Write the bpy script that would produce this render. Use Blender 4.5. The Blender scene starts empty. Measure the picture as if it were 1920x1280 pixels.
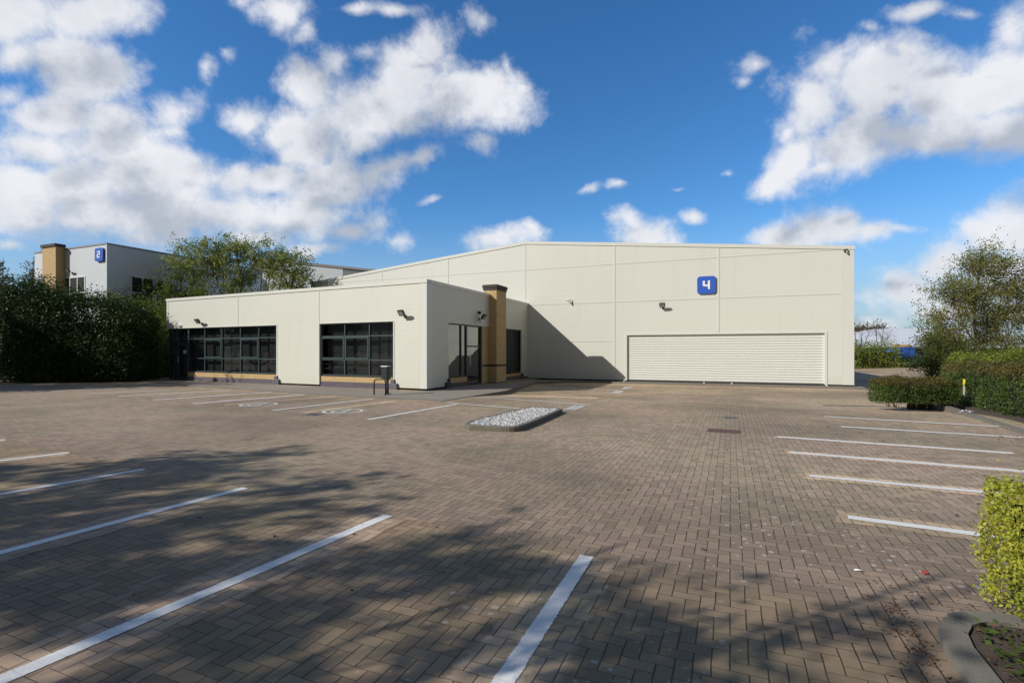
import bpy, math, random
import numpy as np
from mathutils import Vector, Matrix
C = bpy.context.scene.collection
R = math.radians
rng = np.random.default_rng(7)
random.seed(7)

# ------------------------------------------------------------------ camera, world, sun, exposure
F_PX, CX, HY, EYE = 970.0, 960.0, 658.0, 1.6          # photo pixels (1920x1280)
cam_d = bpy.data.cameras.new('camera'); cam = bpy.data.objects.new('camera', cam_d); C.objects.link(cam)
cam.location = (0, 0, EYE); cam.rotation_euler = (R(90), 0, 0)
cam_d.sensor_width = 36; cam_d.lens = 36*F_PX/1920; cam_d.shift_y = (HY-640)/1920
cam_d.clip_start = 0.05; cam_d.clip_end = 3000
bpy.context.scene.camera = cam
SC = bpy.context.scene
SC.view_settings.view_transform = 'Standard'; SC.view_settings.look = 'None'
SC.view_settings.exposure = 0.0; SC.view_settings.gamma = 1.0
LDIR = Vector((.784, .328, -.528)).normalized()       # travel direction of the sunlight
sun_d = bpy.data.lights.new('sun', 'SUN'); sun = bpy.data.objects.new('sun', sun_d); C.objects.link(sun)
sun_d.energy = 4.5; sun_d.angle = R(0.55); sun_d.color = (1.0, .955, .895)
sun.rotation_euler = LDIR.to_track_quat('-Z', 'Y').to_euler(); sun.location = (-20, -10, 20)

class NT:
    """small node-tree helper"""
    def __init__(s, tree): s.t = tree; s.n = tree.nodes; s.l = tree.links
    def new(s, kind, **kw):
        n = s.n.new(kind)
        for k, v in kw.items(): setattr(n, k, v)
        return n
    def put(s, sock, v):
        if isinstance(v, bpy.types.NodeSocket): s.l.new(v, sock)
        elif isinstance(v, (int, float)) and sock.type in ('RGBA', 'VECTOR'):
            sock.default_value = (v, v, v, 1) if sock.type == 'RGBA' else (v, v, v)
        elif sock.type == 'RGBA' and len(v) == 3: sock.default_value = (*v, 1)
        else: sock.default_value = v
    def m(s, op, a, b=None, c=None, clamp=False):
        n = s.new('ShaderNodeMath', operation=op, use_clamp=clamp)
        s.put(n.inputs[0], a)
        if b is not None: s.put(n.inputs[1], b)
        if c is not None: s.put(n.inputs[2], c)
        return n.outputs[0]
    def vm(s, op, a, b=None):
        n = s.new('ShaderNodeVectorMath', operation=op); s.put(n.inputs[0], a)
        if b is not None: s.put(n.inputs['Scale' if op == 'SCALE' else 1], b)
        return n.outputs['Value' if op in ('LENGTH', 'DOT_PRODUCT', 'DISTANCE') else 'Vector']
    def ss(s, x, lo, hi):
        n = s.new('ShaderNodeMapRange', interpolation_type='SMOOTHSTEP')
        s.put(n.inputs[0], x); s.put(n.inputs[1], lo); s.put(n.inputs[2], hi)
        return n.outputs[0]
    def noise(s, vec, scale, detail=3, rough=.55, dist=0, out=0):
        n = s.new('ShaderNodeTexNoise'); s.put(n.inputs['Scale'], scale); n.inputs['Detail'].default_value = detail
        n.inputs['Roughness'].default_value = rough; n.inputs['Distortion'].default_value = dist
        if vec is not None: s.l.new(vec, n.inputs['Vector'])
        return n.outputs[out]
    def mix(s, f, a, b, mode='MIX'):
        n = s.new('ShaderNodeMix', data_type='RGBA', blend_type=mode, clamp_factor=True)
        s.put(n.inputs[0], f); s.put(n.inputs[6], a); s.put(n.inputs[7], b)
        return n.outputs[2]
    def mapping(s, vec, loc=(0, 0, 0), rot=(0, 0, 0), scale=(1, 1, 1), kind='POINT'):
        n = s.new('ShaderNodeMapping', vector_type=kind)
        s.l.new(vec, n.inputs[0]); n.inputs[1].default_value = loc; n.inputs[2].default_value = rot; n.inputs[3].default_value = scale
        return n.outputs[0]
    def xyz(s, vec):
        n = s.new('ShaderNodeSeparateXYZ'); s.l.new(vec, n.inputs[0]); return n.outputs
    def comb(s, x, y, z=0.0):
        n = s.new('ShaderNodeCombineXYZ'); s.put(n.inputs[0], x); s.put(n.inputs[1], y); s.put(n.inputs[2], z); return n.outputs[0]

world = bpy.data.worlds.new('World'); SC.world = world; world.use_nodes = True
W = NT(world.node_tree); W.n.clear()
sky = W.new('ShaderNodeTexSky', sky_type='NISHITA'); sky.sun_disc = False
sky.sun_elevation = math.asin(-LDIR.z); sky.sun_rotation = math.atan2(-LDIR.x, -LDIR.y)
sky.air_density = 1.0; sky.dust_density = 0.15; sky.ozone_density = 3.0; sky.altitude = 60
hsv = W.new('ShaderNodeHueSaturation'); hsv.inputs['Saturation'].default_value = 1.22; hsv.inputs['Value'].default_value = 1.0
W.l.new(sky.outputs[0], hsv.inputs['Color'])
tc = W.new('ShaderNodeTexCoord'); DIR = tc.outputs['Generated']
# clouds: ellipses of sky direction (tangent-plane coordinates of the northern sky), edges torn by noise of the direction
CL = [  # px, py, rx, ry, tilt(deg), weight
 (30,20,150,60,0,1.0),(150,25,130,45,0,.95),(110,100,80,50,-20,.9),(30,100,60,40,0,.7),
 (170,145,85,45,10,1.0),(110,215,90,45,0,1.0),(205,220,70,40,0,.9),(20,175,40,30,0,.6),
 (90,280,110,50,0,1.05),(215,265,80,55,0,1.0),(310,205,55,40,20,.85),(300,240,60,30,0,.7),
 (120,350,190,65,0,1.15),(290,340,120,75,-10,1.15),(40,410,120,50,0,1.05),(250,400,210,55,0,1.15),(420,400,130,45,0,1.0),
 (560,400,120,45,0,.95),(640,430,90,30,0,.8),(480,445,110,25,0,.7),
 (450,215,60,35,-10,.9),(530,235,85,45,0,1.0),(590,170,70,55,10,1.05),(640,120,45,40,0,.95),(680,210,110,65,10,1.15),(690,100,35,30,0,.8),
 (760,140,70,55,20,1.05),(815,95,38,45,0,1.0),(860,180,85,55,0,1.1),(930,205,55,45,0,.95),(910,260,40,25,0,.75),(560,280,60,40,0,.9),
 (440,330,40,35,0,.8),(520,330,80,35,10,.95),(620,340,100,40,10,1.05),(720,315,85,30,20,1.0),(790,290,35,18,20,.8),(680,270,70,35,0,.85),
 (530,25,85,38,0,.85),(585,50,40,30,0,.7),(450,10,60,25,0,.6),(680,10,70,20,0,.65),(760,12,50,16,0,.55),(370,125,25,34,0,.55),(410,95,30,20,0,.4),(900,40,34,44,0,.4),(940,120,24,40,0,.35),
 (820,373,38,12,20,.45),(700,415,45,30,0,.6),(760,450,50,26,0,.5),(930,447,70,28,0,.85),(985,432,20,20,0,.6),(1205,432,60,32,0,.95),(1190,410,34,22,0,.8),(1260,445,50,20,0,.6),
 (1100,355,40,14,30,.45),(1165,335,30,14,20,.4),(1310,395,22,16,0,.6),(1470,440,90,30,0,.85),(1560,425,80,32,0,.95),(1640,430,60,22,0,.75),(1700,428,40,9,0,.5),
 (1420,120,38,28,0,.5),(1400,150,30,16,0,.4),(1372,312,18,13,0,.5),(1275,342,26,8,0,.3),
 (1560,130,70,60,30,1.0),(1530,200,75,70,0,1.1),(1640,150,110,70,10,1.15),(1760,170,120,75,0,1.2),(1870,160,110,80,0,1.2),(1600,260,120,60,20,1.1),(1740,260,150,50,0,1.1),(1880,250,110,50,0,1.1),
 (1500,290,60,45,40,1.0),(1455,335,45,24,30,.85),(1690,85,40,45,40,.8),(1480,240,30,40,0,.8),(1550,320,70,20,15,.7),
 (1720,8,70,22,10,.75),(1800,15,60,22,0,.7),(1885,55,55,60,0,.9),(1630,45,40,20,0,.4),
 (1880,440,90,50,30,1.1),(1790,490,80,40,30,.95),(1900,520,120,60,0,1.0),(1700,545,90,35,0,.75),(1770,570,120,35,0,.75),(1640,600,90,25,0,.55),
 (15,470,60,22,0,.8),(260,450,90,22,0,.8),(330,440,60,26,0,.8),(600,465,70,22,0,.65),
]
grp = bpy.data.node_groups.new('cloud_density', 'ShaderNodeTree')
grp.interface.new_socket('Vector', in_out='INPUT', socket_type='NodeSocketVector')
grp.interface.new_socket('Density', in_out='OUTPUT', socket_type='NodeSocketFloat')
G = NT(grp); gi = G.new('NodeGroupInput'); go = G.new('NodeGroupOutput')
gx = G.xyz(gi.outputs[0])
yy = G.m('MAXIMUM', gx[1], .06)
uv = G.comb(G.m('DIVIDE', gx[0], yy), G.m('DIVIDE', gx[2], yy))
wv = G.new('ShaderNodeTexNoise'); wv.inputs['Scale'].default_value = 4.2; wv.inputs['Detail'].default_value = 4; G.l.new(gi.outputs[0], wv.inputs['Vector'])
warp = G.vm('SCALE', G.vm('SUBTRACT', wv.outputs['Color'], (.5, .5, .5)), .09)
uvw = G.vm('ADD', uv, warp)
acc = None
ROTS = {}
def rot_uv(t):
    t = int(round(t/10.0))*10
    if t not in ROTS: ROTS[t] = uvw if t == 0 else G.mapping(uvw, rot=(0, 0, R(-t)))
    return t, ROTS[t]
for (px, py, rx, ry, t, w) in CL:
    t, src = rot_uv(t); x0, y0 = (px-CX)/F_PX, (HY-py)/F_PX
    x0, y0 = x0*math.cos(R(t))+y0*math.sin(R(t)), -x0*math.sin(R(t))+y0*math.cos(R(t))
    k_ = 1.1 if rx > 55 else 1.45
    ax, ay = 1/(rx/F_PX*k_), 1/(ry/F_PX*k_)
    if acc is not None:                        # tiny dependence on the running value keeps the shader evaluation serial
        vn = G.new('ShaderNodeVectorMath', operation='MULTIPLY_ADD'); G.l.new(acc, vn.inputs[0]); vn.inputs[1].default_value = (1e-8, 1e-8, 0); G.l.new(src, vn.inputs[2]); src = vn.outputs[0]
    vm_ = G.new('ShaderNodeVectorMath', operation='MULTIPLY_ADD'); G.l.new(src, vm_.inputs[0]); vm_.inputs[1].default_value = (ax, ay, 0); vm_.inputs[2].default_value = (-x0*ax, -y0*ay, 0)
    d = G.m('SUBTRACT', w+(.02 if rx > 55 else -.10), G.vm('LENGTH', vm_.outputs[0]))
    acc = d if acc is None else G.m('SMOOTH_MAX', acc, d, .25)
back = G.m('MULTIPLY_ADD', G.noise(gi.outputs[0], 2.3, 3), 3.0, -2.15)
front = G.ss(gx[1], .02, .3)
acc = G.m('MAXIMUM', acc, -1.2)
fld = G.m('ADD', G.m('MULTIPLY', acc, front), G.m('MULTIPLY', back, G.m('SUBTRACT', 1.0, front)))
fine = G.noise(gi.outputs[0], 9.5, 12, .64, .12)
fld = G.m('MULTIPLY_ADD', G.m('SUBTRACT', fine, .5), 2.9, fld)
G.l.new(fld, go.inputs[0])
def dens(vec):
    n = W.new('ShaderNodeGroup'); n.node_tree = grp; W.l.new(vec, n.inputs[0]); return n.outputs[0]
D0 = dens(DIR)
D1 = dens(W.vm('ADD', DIR, (-.03, 0, .085)))
cov = W.m('MULTIPLY', W.ss(D0, -.28, .70), .97)
shade = W.ss(D1, .0, 1.15)
soft = W.noise(DIR, 6.0, 6, .6)
shade = W.m('ADD', W.m('MULTIPLY', shade, .85), W.m('MULTIPLY_ADD', soft, 2.0, -.85), clamp=True)
ccol = W.mix(shade, (.95, .96, 1.0), (.50, .55, .64))
ez = W.xyz(DIR)[2]
skc = W.mix(1.0, hsv.outputs[0], (.76, .98, 1.12), 'MULTIPLY')
skc = W.mix(W.m('MULTIPLY', W.m('SUBTRACT', 1.0, W.ss(ez, -.02, .26)), .88), skc, (2.75, 3.35, 4.3))
bg1 = W.new('ShaderNodeBackground'); W.l.new(skc, bg1.inputs[0]); bg1.inputs[1].default_value = 0.13
# unseen grey cloud added behind the viewer to dim and neutralise the fill light
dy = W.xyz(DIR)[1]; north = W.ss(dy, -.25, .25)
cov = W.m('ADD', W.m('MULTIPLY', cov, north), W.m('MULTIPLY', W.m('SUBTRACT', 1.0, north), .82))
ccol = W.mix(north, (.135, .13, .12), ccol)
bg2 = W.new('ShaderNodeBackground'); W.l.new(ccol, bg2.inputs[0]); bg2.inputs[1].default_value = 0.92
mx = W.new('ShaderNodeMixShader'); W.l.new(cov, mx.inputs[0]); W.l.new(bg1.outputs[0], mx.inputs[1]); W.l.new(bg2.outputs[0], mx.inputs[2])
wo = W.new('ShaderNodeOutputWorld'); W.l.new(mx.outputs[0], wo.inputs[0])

# ------------------------------------------------------------------ geometry of the place
def unit(deg): return np.array([math.cos(R(deg)), math.sin(R(deg))])
ANG = 22.9
D1v = np.array([math.sin(R(ANG)), math.cos(R(ANG))])       # away from the camera, along the bays
D2v = np.array([math.cos(R(ANG)), -math.sin(R(ANG))])      # along the warehouse front
def UV(x, y): return x*D2v[0]+y*D2v[1], x*D1v[0]+y*D1v[1]
def XY(u, v): return u*D2v + v*D1v
def sst(x, a, b):
    t = np.clip((x-a)/(b-a), 0, 1); return t*t*(3-2*t)
def g(x, y):
    u, v = UV(x, y)
    h = -0.17*sst(v, 15.5, 20)*sst(u, -11.8, -9.4)
    h = h - 0.75*sst(v, 24, 42)*sst(u, 4.5, 9)*(1-sst(v, 78, 92))
    return h
def P(px, py, z=None):
    """photo pixel -> point on the ground (or on the level z)"""
    zz = 0.0 if z is None else z
    for _ in range(8):
        Y = F_PX*(EYE-zz)/(py-HY); X = (px-CX)/F_PX*Y
        if z is None: zz = float(g(X, Y))
    return np.array([X, Y, zz])
class Frame:
    def __init__(s, o, ang=None, d=None):
        s.o = np.array([o[0], o[1], 0.0]); d = np.array(d) if d is not None else unit(ang)
        s.a = np.array([d[0], d[1], 0.0]); s.n = np.array([d[1], -d[0], 0.0])
    def p(s, a, n, z): return s.o + s.a*a + s.n*n + np.array([0, 0, z])
    def hit(s, px, py, n=0.0):
        r = np.array([(px-CX)/F_PX, 1.0, (HY-py)/F_PX]); c = np.array([0, 0, EYE])
        q = s.o + s.n*n
        t = np.dot(q-c, s.n)/np.dot(r, s.n); h = c+r*t
        return float(np.dot(h-s.o, s.a)), float(h[2])
A0 = np.array([-3.43, 20.8])
FO = Frame(A0, -26.75)                                    # office front, a<0 leftwards
FS = Frame(A0, d=D1v)                                     # office side, a>0 away; n points right
B0 = A0 + 11.3*D1v
FW = Frame(B0, d=D2v)                                     # warehouse front

class MB:
    def __init__(s): s.v = []; s.f = []; s.uv = []; s.smooth = []
    def face(s, pts, uv=None, smooth=False):
        i = len(s.v); s.v += [tuple(map(float, p)) for p in pts]; s.f.append(tuple(range(i, i+len(pts))))
        s.uv += (uv if uv else [(0, 0)]*len(pts)); s.smooth.append(smooth)
    def box(s, F, a0, a1, n0, n1, z0, z1):
        if a0 > a1: a0, a1 = a1, a0
        if n0 > n1: n0, n1 = n1, n0
        def q(L, uvf): s.face([F.p(*c) for c in L], [uvf(*c) for c in L])
        q([(a0,n1,z0),(a1,n1,z0),(a1,n1,z1),(a0,n1,z1)], lambda a,n,z:(a,z))
        q([(a1,n0,z0),(a0,n0,z0),(a0,n0,z1),(a1,n0,z1)], lambda a,n,z:(a,z))
        q([(a1,n1,z0),(a1,n0,z0),(a1,n0,z1),(a1,n1,z1)], lambda a,n,z:(-n,z))
        q([(a0,n0,z0),(a0,n1,z0),(a0,n1,z1),(a0,n0,z1)], lambda a,n,z:(n,z))
        q([(a0,n1,z1),(a1,n1,z1),(a1,n0,z1),(a0,n0,z1)], lambda a,n,z:(a,n))
        q([(a0,n0,z0),(a1,n0,z0),(a1,n1,z0),(a0,n1,z0)], lambda a,n,z:(a,n))
    def prism(s, pts, z0, z1, smooth=False):
        """pts: xy (ccw) ; z0,z1 numbers or lists"""
        n = len(pts); Z0 = z0 if hasattr(z0, '__len__') else [z0]*n; Z1 = z1 if hasattr(z1, '__len__') else [z1]*n
        s.face([(p[0], p[1], z) for p, z in zip(pts, Z1)]); s.face([(p[0], p[1], z) for p, z in zip(pts, Z0)][::-1])
        for i in range(n):
            j = (i+1) % n
            s.face([(pts[i][0], pts[i][1], Z0[i]), (pts[j][0], pts[j][1], Z0[j]), (pts[j][0], pts[j][1], Z1[j]), (pts[i][0], pts[i][1], Z1[i])], smooth=smooth)
    def fprism(s, F, pts, n0, n1):
        """outline (a,z) extruded along the frame's normal"""
        m = len(pts)
        s.face([F.p(a, n1, z) for a, z in pts], [(a, z) for a, z in pts]); s.face([F.p(a, n0, z) for a, z in pts][::-1], [(a, z) for a, z in pts][::-1])
        for i in range(m):
            (a, z), (b, y) = pts[i], pts[(i+1) % m]
            s.face([F.p(a, n0, z), F.p(b, n0, y), F.p(b, n1, y), F.p(a, n1, z)], [(n0, z), (n0, y), (n1, y), (n1, z)])
    def tube(s, pts, rad, sides=8, cap=True):
        pts = [np.array(p, float) for p in pts]; rs = rad if hasattr(rad, '__len__') else [rad]*len(pts)
        rings = []
        up = np.array([0, 0, 1.0])
        for i, p in enumerate(pts):
            d = pts[min(i+1, len(pts)-1)] - pts[max(i-1, 0)]; d = d/(np.linalg.norm(d)+1e-9)
            r = np.array([1.0, 0, 0]) if abs(d[2]) > .95 else up
            x = np.cross(d, r); x /= np.linalg.norm(x)+1e-9; y = np.cross(d, x)
            rings.append([len(s.v)+k for k in range(sides)])
            s.v += [tuple(p + rs[i]*(math.cos(2*math.pi*k/sides)*x + math.sin(2*math.pi*k/sides)*y)) for k in range(sides)]
        for i in range(len(rings)-1):
            for k in range(sides):
                s.f.append((rings[i][k], rings[i+1][k], rings[i+1][(k+1) % sides], rings[i][(k+1) % sides])); s.uv += [(0, 0)]*4; s.smooth.append(True)
        if cap:
            s.f.append(tuple(rings[0])); s.uv += [(0, 0)]*sides; s.smooth.append(False)
            s.f.append(tuple(rings[-1][::-1])); s.uv += [(0, 0)]*sides; s.smooth.append(False)
    def sphere(s, c, r, seg=10, rings=6, sq=(1, 1, 1)):
        b = len(s.v)
        for i in range(rings+1):
            th = math.pi*i/rings
            for k in range(seg):
                ph = 2*math.pi*k/seg
                s.v.append((c[0]+r*sq[0]*math.sin(th)*math.cos(ph), c[1]+r*sq[1]*math.sin(th)*math.sin(ph), c[2]+r*sq[2]*math.cos(th)))
        for i in range(rings):
            for k in range(seg):
                s.f.append((b+i*seg+k, b+(i+1)*seg+k, b+(i+1)*seg+(k+1) % seg, b+i*seg+(k+1) % seg)); s.uv += [(0, 0)]*4; s.smooth.append(True)

def mesh_obj(name, mb, mat, origin=(0, 0, 0), bevel=0):
    me = bpy.data.meshes.new(name)
    o = np.array([origin[0], origin[1], origin[2]])
    me.from_pydata([tuple(np.array(v)-o) for v in mb.v], [], mb.f)
    uvl = me.uv_layers.new(name='UVMap'); uvl.data.foreach_set('uv', np.array(mb.uv, dtype=np.float32).ravel())
    me.polygons.foreach_set('use_smooth', mb.smooth)
    me.materials.append(mat); me.update()
    ob = bpy.data.objects.new(name, me); C.objects.link(ob)
    if bevel:
        b = ob.modifiers.new('bevel', 'BEVEL'); b.width = bevel; b.segments = 2; b.limit_method = 'ANGLE'
        w = ob.modifiers.new('weld', 'WELD'); w.merge_threshold = 1e-4
        ob.modifiers.move(1, 0)
    return ob
ORIG = {}
def thing(name, label, cat, loc=(0, 0, 0), group=None):
    o = bpy.data.objects.new(name, None); C.objects.link(o); o.location = tuple(map(float, loc)); o.empty_display_size = .3
    o['label'] = label; o['category'] = cat
    if group: o['group'] = group
    ORIG[o.name] = tuple(map(float, loc)); return o
def part(name, mb, mat, parent, label=None, kind=None, bevel=0):
    o = mesh_obj(name, mb, mat, ORIG[parent.name], bevel); o.parent = parent; ORIG[o.name] = ORIG[parent.name]
    if label: o['label'] = label
    if kind: o['kind'] = kind
    return o
def part_each(name, mb, mat, parent):
    """one part per box of mb"""
    for k in range(len(mb.f)//6):
        m = MB(); m.v = mb.v[24*k:24*k+24]; m.f = [tuple(i-24*k for i in f) for f in mb.f[6*k:6*k+6]]; m.uv = mb.uv[24*k:24*k+24]; m.smooth = mb.smooth[6*k:6*k+6]
        part(name, m, mat, parent)
def solo(name, mb, mat, loc, label, cat, group=None, kind=None, bevel=0):
    o = mesh_obj(name, mb, mat, loc, bevel); o.location = tuple(map(float, loc)); ORIG[o.name] = tuple(map(float, loc))
    o['label'] = label; o['category'] = cat
    if group: o['group'] = group
    if kind: o['kind'] = kind
    return o
def struct(name, mb, mat, parent=None):
    o = mesh_obj(name, mb, mat); ORIG[o.name] = (0, 0, 0)
    if parent: o.parent = parent
    else: o['kind'] = 'structure'
    return o

# ------------------------------------------------------------------ materials
def mat_new(name):
    m = bpy.data.materials.new(name); m.use_nodes = True; n = NT(m.node_tree)
    b = m.node_tree.nodes['Principled BSDF']; return m, n, b
def simple(name, col, rough=.6, metal=0, spec=.5, var=.08, vs=3.0, bump=0, bs=40):
    m, n, b = mat_new(name)
    co = n.new('ShaderNodeTexCoord').outputs['Object']
    f = n.noise(co, vs, 4)
    c = n.mix(f, tuple(x*(1-var) for x in col), tuple(min(1, x*(1+var)) for x in col))
    n.l.new(c, b.inputs['Base Color']); b.inputs['Roughness'].default_value = rough; b.inputs['Metallic'].default_value = metal
    b.inputs['Specular IOR Level'].default_value = spec
    if bump:
        bp = n.new('ShaderNodeBump'); bp.inputs['Strength'].default_value = bump; bp.inputs['Distance'].default_value = .01
        n.l.new(n.noise(co, bs, 4), bp.inputs['Height']); n.l.new(bp.outputs[0], b.inputs['Normal'])
    return m

def cladding(name, col, pitch, depth, stain=.05, rough=.42):
    m, n, b = mat_new(name)
    co = n.new('ShaderNodeTexCoord').outputs['Object']; geo = n.new('ShaderNodeNewGeometry')
    x = n.xyz(co)
    z = n.m('DIVIDE', x[2], pitch)
    fr = n.m('FRACT', z)
    tri = n.m('ABSOLUTE', n.m('SUBTRACT', fr, .5))
    rib = n.ss(tri, .36, .47)                       # groove between the flat ribs
    f1 = n.noise(co, .35, 3); f2 = n.noise(n.mapping(co, scale=(1.2, 1.2, .12)), 1.6, 5)
    c = n.mix(n.m('MULTIPLY', n.ss(f1, .35, .7), .5), col, tuple(k*.955 for k in col))
    c = n.mix(n.m('MULTIPLY', n.ss(f2, .52, .78), stain*3), c, tuple(k*q for k, q in zip(col, (.86, .85, .80))))
    low = n.m('SUBTRACT', 1.0, n.ss(n.m('ADD', x[2], n.m('MULTIPLY', n.noise(co, 3.0, 5), .5)), .2, .95))
    c = n.mix(n.m('MULTIPLY', low, .28), c, tuple(k*q for k, q in zip(col, (.74, .74, .66))))
    n.l.new(c, b.inputs['Base Color']); b.inputs['Roughness'].default_value = rough
    b.inputs['Specular IOR Level'].default_value = .35
    bp = n.new('ShaderNodeBump'); bp.inputs['Strength'].default_value = 1.0; bp.inputs['Distance'].default_value = depth
    oil = n.noise(n.mapping(co, scale=(1, 1, .5)), 1.3, 2)
    n.l.new(n.m('ADD', n.m('MULTIPLY', rib, -1.0), n.m('MULTIPLY', oil, .8)), bp.inputs['Height']); n.l.new(bp.outputs[0], b.inputs['Normal'])
    return m
CREAM = (.640, .645, .560)
M = {}
M['clad_office'] = cladding('cream_ribbed_cladding', CREAM, .105, .0022, .09)
M['clad_ware'] = cladding('cream_flat_cladding', (.665, .665, .585), .30, .0012, .09)
M['trim'] = simple('cream_trim', (.65, .655, .59), .4, var=.03)
M['trim_groove'] = simple('trim_joint', (.50, .48, .42), .5, var=.05)
M['shutter'] = simple('shutter_paint', (.66, .665, .60), .35, var=.03)
M['black'] = simple('black_paint', (.016, .016, .018), .45)
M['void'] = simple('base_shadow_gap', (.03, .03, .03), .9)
M['frame'] = simple('teal_grey_frame', (.045, .070, .072), .38, var=.05)
M['frame_dark'] = simple('dark_frame', (.02, .024, .026), .4)
M['blind'] = simple('dark_blind', (.105, .108, .11), .9, var=.06, vs=1.0)
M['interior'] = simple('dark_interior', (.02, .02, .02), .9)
M['concrete'] = simple('pale_concrete', (.33, .31, .27), .9, var=.22, vs=5, bump=.3, bs=60)
M['kerb_dark'] = simple('mossy_kerb', (.15, .135, .105), .95, var=.35, vs=6, bump=.4, bs=50)
M['kerb_mid'] = simple('weathered_kerb', (.175, .16, .13), .95, var=.3, vs=7, bump=.5, bs=60)
M['roof'] = simple('grey_roof', (.25, .25, .25), .7)
M['grey_clad'] = cladding('grey_cladding', (.60, .63, .65), .25, .002)
M['grey_clad_dark'] = cladding('dark_grey_louvre', (.20, .22, .235), .35, .03)
M['blue'] = simple('blue_sign', (.035, .115, .50), .35, var=.04)
M['white'] = simple('white_plastic', (.80, .80, .79), .4, var=.03)
M['lamp_glass'] = simple('lamp_lens', (.33, .33, .30), .2, var=.2, vs=20)
M['blue_brick'] = simple('blue_brick', (.115, .105, .125), .7, var=.35, vs=18, bump=.5, bs=30)
M['white_roof'] = simple('pale_metal_roof', (.62, .64, .68), .5, var=.05)
M['navy'] = simple('navy_cladding', (.07, .085, .12), .5)
M['orange'] = simple('orange_band', (.52, .34, .10), .6)
M['trailer'] = simple('blue_curtain', (.03, .13, .50), .5, var=.12)
M['soil'] = simple('bark_soil', (.075, .055, .042), 1, var=.5, vs=30, bump=1, bs=60)
M['red'] = simple('red_scrap', (.5, .06, .05), .6)
M['yellow'] = simple('yellow_cap', (.80, .58, .03), .5)
M['cover'] = simple('rusty_cover', (.125, .065, .055), .8, var=.4, vs=14, bump=.6, bs=40)
M['gravel'] = None

def brick_mat(name, c1, c2, mortar, h=.075, w=.225):
    m, n, b = mat_new(name)
    uvn = n.new('ShaderNodeUVMap').outputs[0]
    br = n.new('ShaderNodeTexBrick'); br.offset = .5; n.l.new(uvn, br.inputs['Vector'])
    br.inputs['Scale'].default_value = 1; br.inputs['Mortar Size'].default_value = .006; br.inputs['Brick Width'].default_value = w; br.inputs['Row Height'].default_value = h
    n.put(br.inputs['Color1'], c1); n.put(br.inputs['Color2'], c2); n.put(br.inputs['Mortar'], mortar); br.inputs['Bias'].default_value = -.1
    c = n.mix(n.m('MULTIPLY', n.noise(uvn, 22, 5), .5), br.outputs[0], tuple(k*.7 for k in c1))
    n.l.new(c, b.inputs['Base Color']); b.inputs['Roughness'].default_value = .85
    bp = n.new('ShaderNodeBump'); bp.inputs['Distance'].default_value = .005; n.l.new(n.m('SUBTRACT', 1.0, br.outputs[1]), bp.inputs['Height']); n.l.new(bp.outputs[0], b.inputs['Normal'])
    return m
M['buff'] = brick_mat('buff_brick', (.60, .42, .19), (.50, .33, .14), (.44, .36, .24))
M['blueb'] = brick_mat('blue_engineering_brick', (.10, .085, .11), (.15, .12, .15), (.20, .18, .17))
M['blueb_dark'] = brick_mat('dark_brick_coping', (.06, .05, .045), (.09, .065, .055), (.10, .09, .08))

def glass_mat(name, tint, refl, rough=.0):
    m, n, b = mat_new(name); n.n.remove(b)
    tr = n.new('ShaderNodeBsdfTransparent'); n.put(tr.inputs[0], tint)
    gl = n.new('ShaderNodeBsdfGlossy'); n.put(gl.inputs[0], (.92, .96, .97)); gl.inputs['Roughness'].default_value = rough
    fr = n.new('ShaderNodeFresnel'); fr.inputs[0].default_value = 1.5
    bp = n.new('ShaderNodeBump'); bp.inputs['Strength'].default_value = .25; bp.inputs['Distance'].default_value = .02
    n.l.new(n.noise(n.new('ShaderNodeTexCoord').outputs['Object'], .9, 2), bp.inputs['Height'])
    n.l.new(bp.outputs[0], gl.inputs['Normal']); n.l.new(bp.outputs[0], fr.inputs['Normal'])
    mx = n.new('ShaderNodeMixShader'); n.l.new(n.m('MULTIPLY', fr.outputs[0], refl, clamp=True), mx.inputs[0]); n.l.new(tr.outputs[0], mx.inputs[1]); n.l.new(gl.outputs[0], mx.inputs[2])
    out = [k for k in n.n if k.type == 'OUTPUT_MATERIAL'][0]; n.l.new(mx.outputs[0], out.inputs[0])
    return m
M['glass'] = glass_mat('tinted_window_glass', (.72, .75, .75), .75)
M['glass_side'] = glass_mat('reflective_entrance_glass', (.40, .42, .42), 3.2)
M['glass_dark'] = glass_mat('dark_window_glass', (.30, .32, .34), 1.3)

def leaf_mat(name, c1, c2, c3, trans=.35, rough=.5):
    m, n, b = mat_new(name)
    geo = n.new('ShaderNodeNewGeometry'); co = n.new('ShaderNodeTexCoord').outputs['Object']
    r = geo.outputs['Random Per Island']
    c = n.mix(r, c1, c2)
    c = n.mix(n.ss(n.noise(co, .8, 3), .42, .68), c, c3)
    n.l.new(c, b.inputs['Base Color']); b.inputs['Roughness'].default_value = rough; b.inputs['Specular IOR Level'].default_value = .2
    tl = n.new('ShaderNodeBsdfTranslucent'); n.l.new(n.mix(.5, c, (c2[0]*1.6, c2[1]*1.5, c2[2]*.6)), tl.inputs[0])
    mx = n.new('ShaderNodeMixShader'); mx.inputs[0].default_value = trans
    n.l.new(b.outputs[0], mx.inputs[1]); n.l.new(tl.outputs[0], mx.inputs[2])
    out = [k for k in n.n if k.type == 'OUTPUT_MATERIAL'][0]; n.l.new(mx.outputs[0], out.inputs[0])
    return m
M['leaf_laurel'] = leaf_mat('laurel_leaf', (.016, .036, .009), (.045, .080, .016), (.026, .052, .013), .22, .5)
M['leaf_tree'] = leaf_mat('spring_tree_leaf', (.17, .21, .075), (.31, .35, .14), (.14, .18, .07), .45)
M['leaf_shrubtree'] = leaf_mat('shrubby_tree_leaf', (.075, .11, .024), (.16, .20, .05), (.08, .12, .028), .4)
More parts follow.
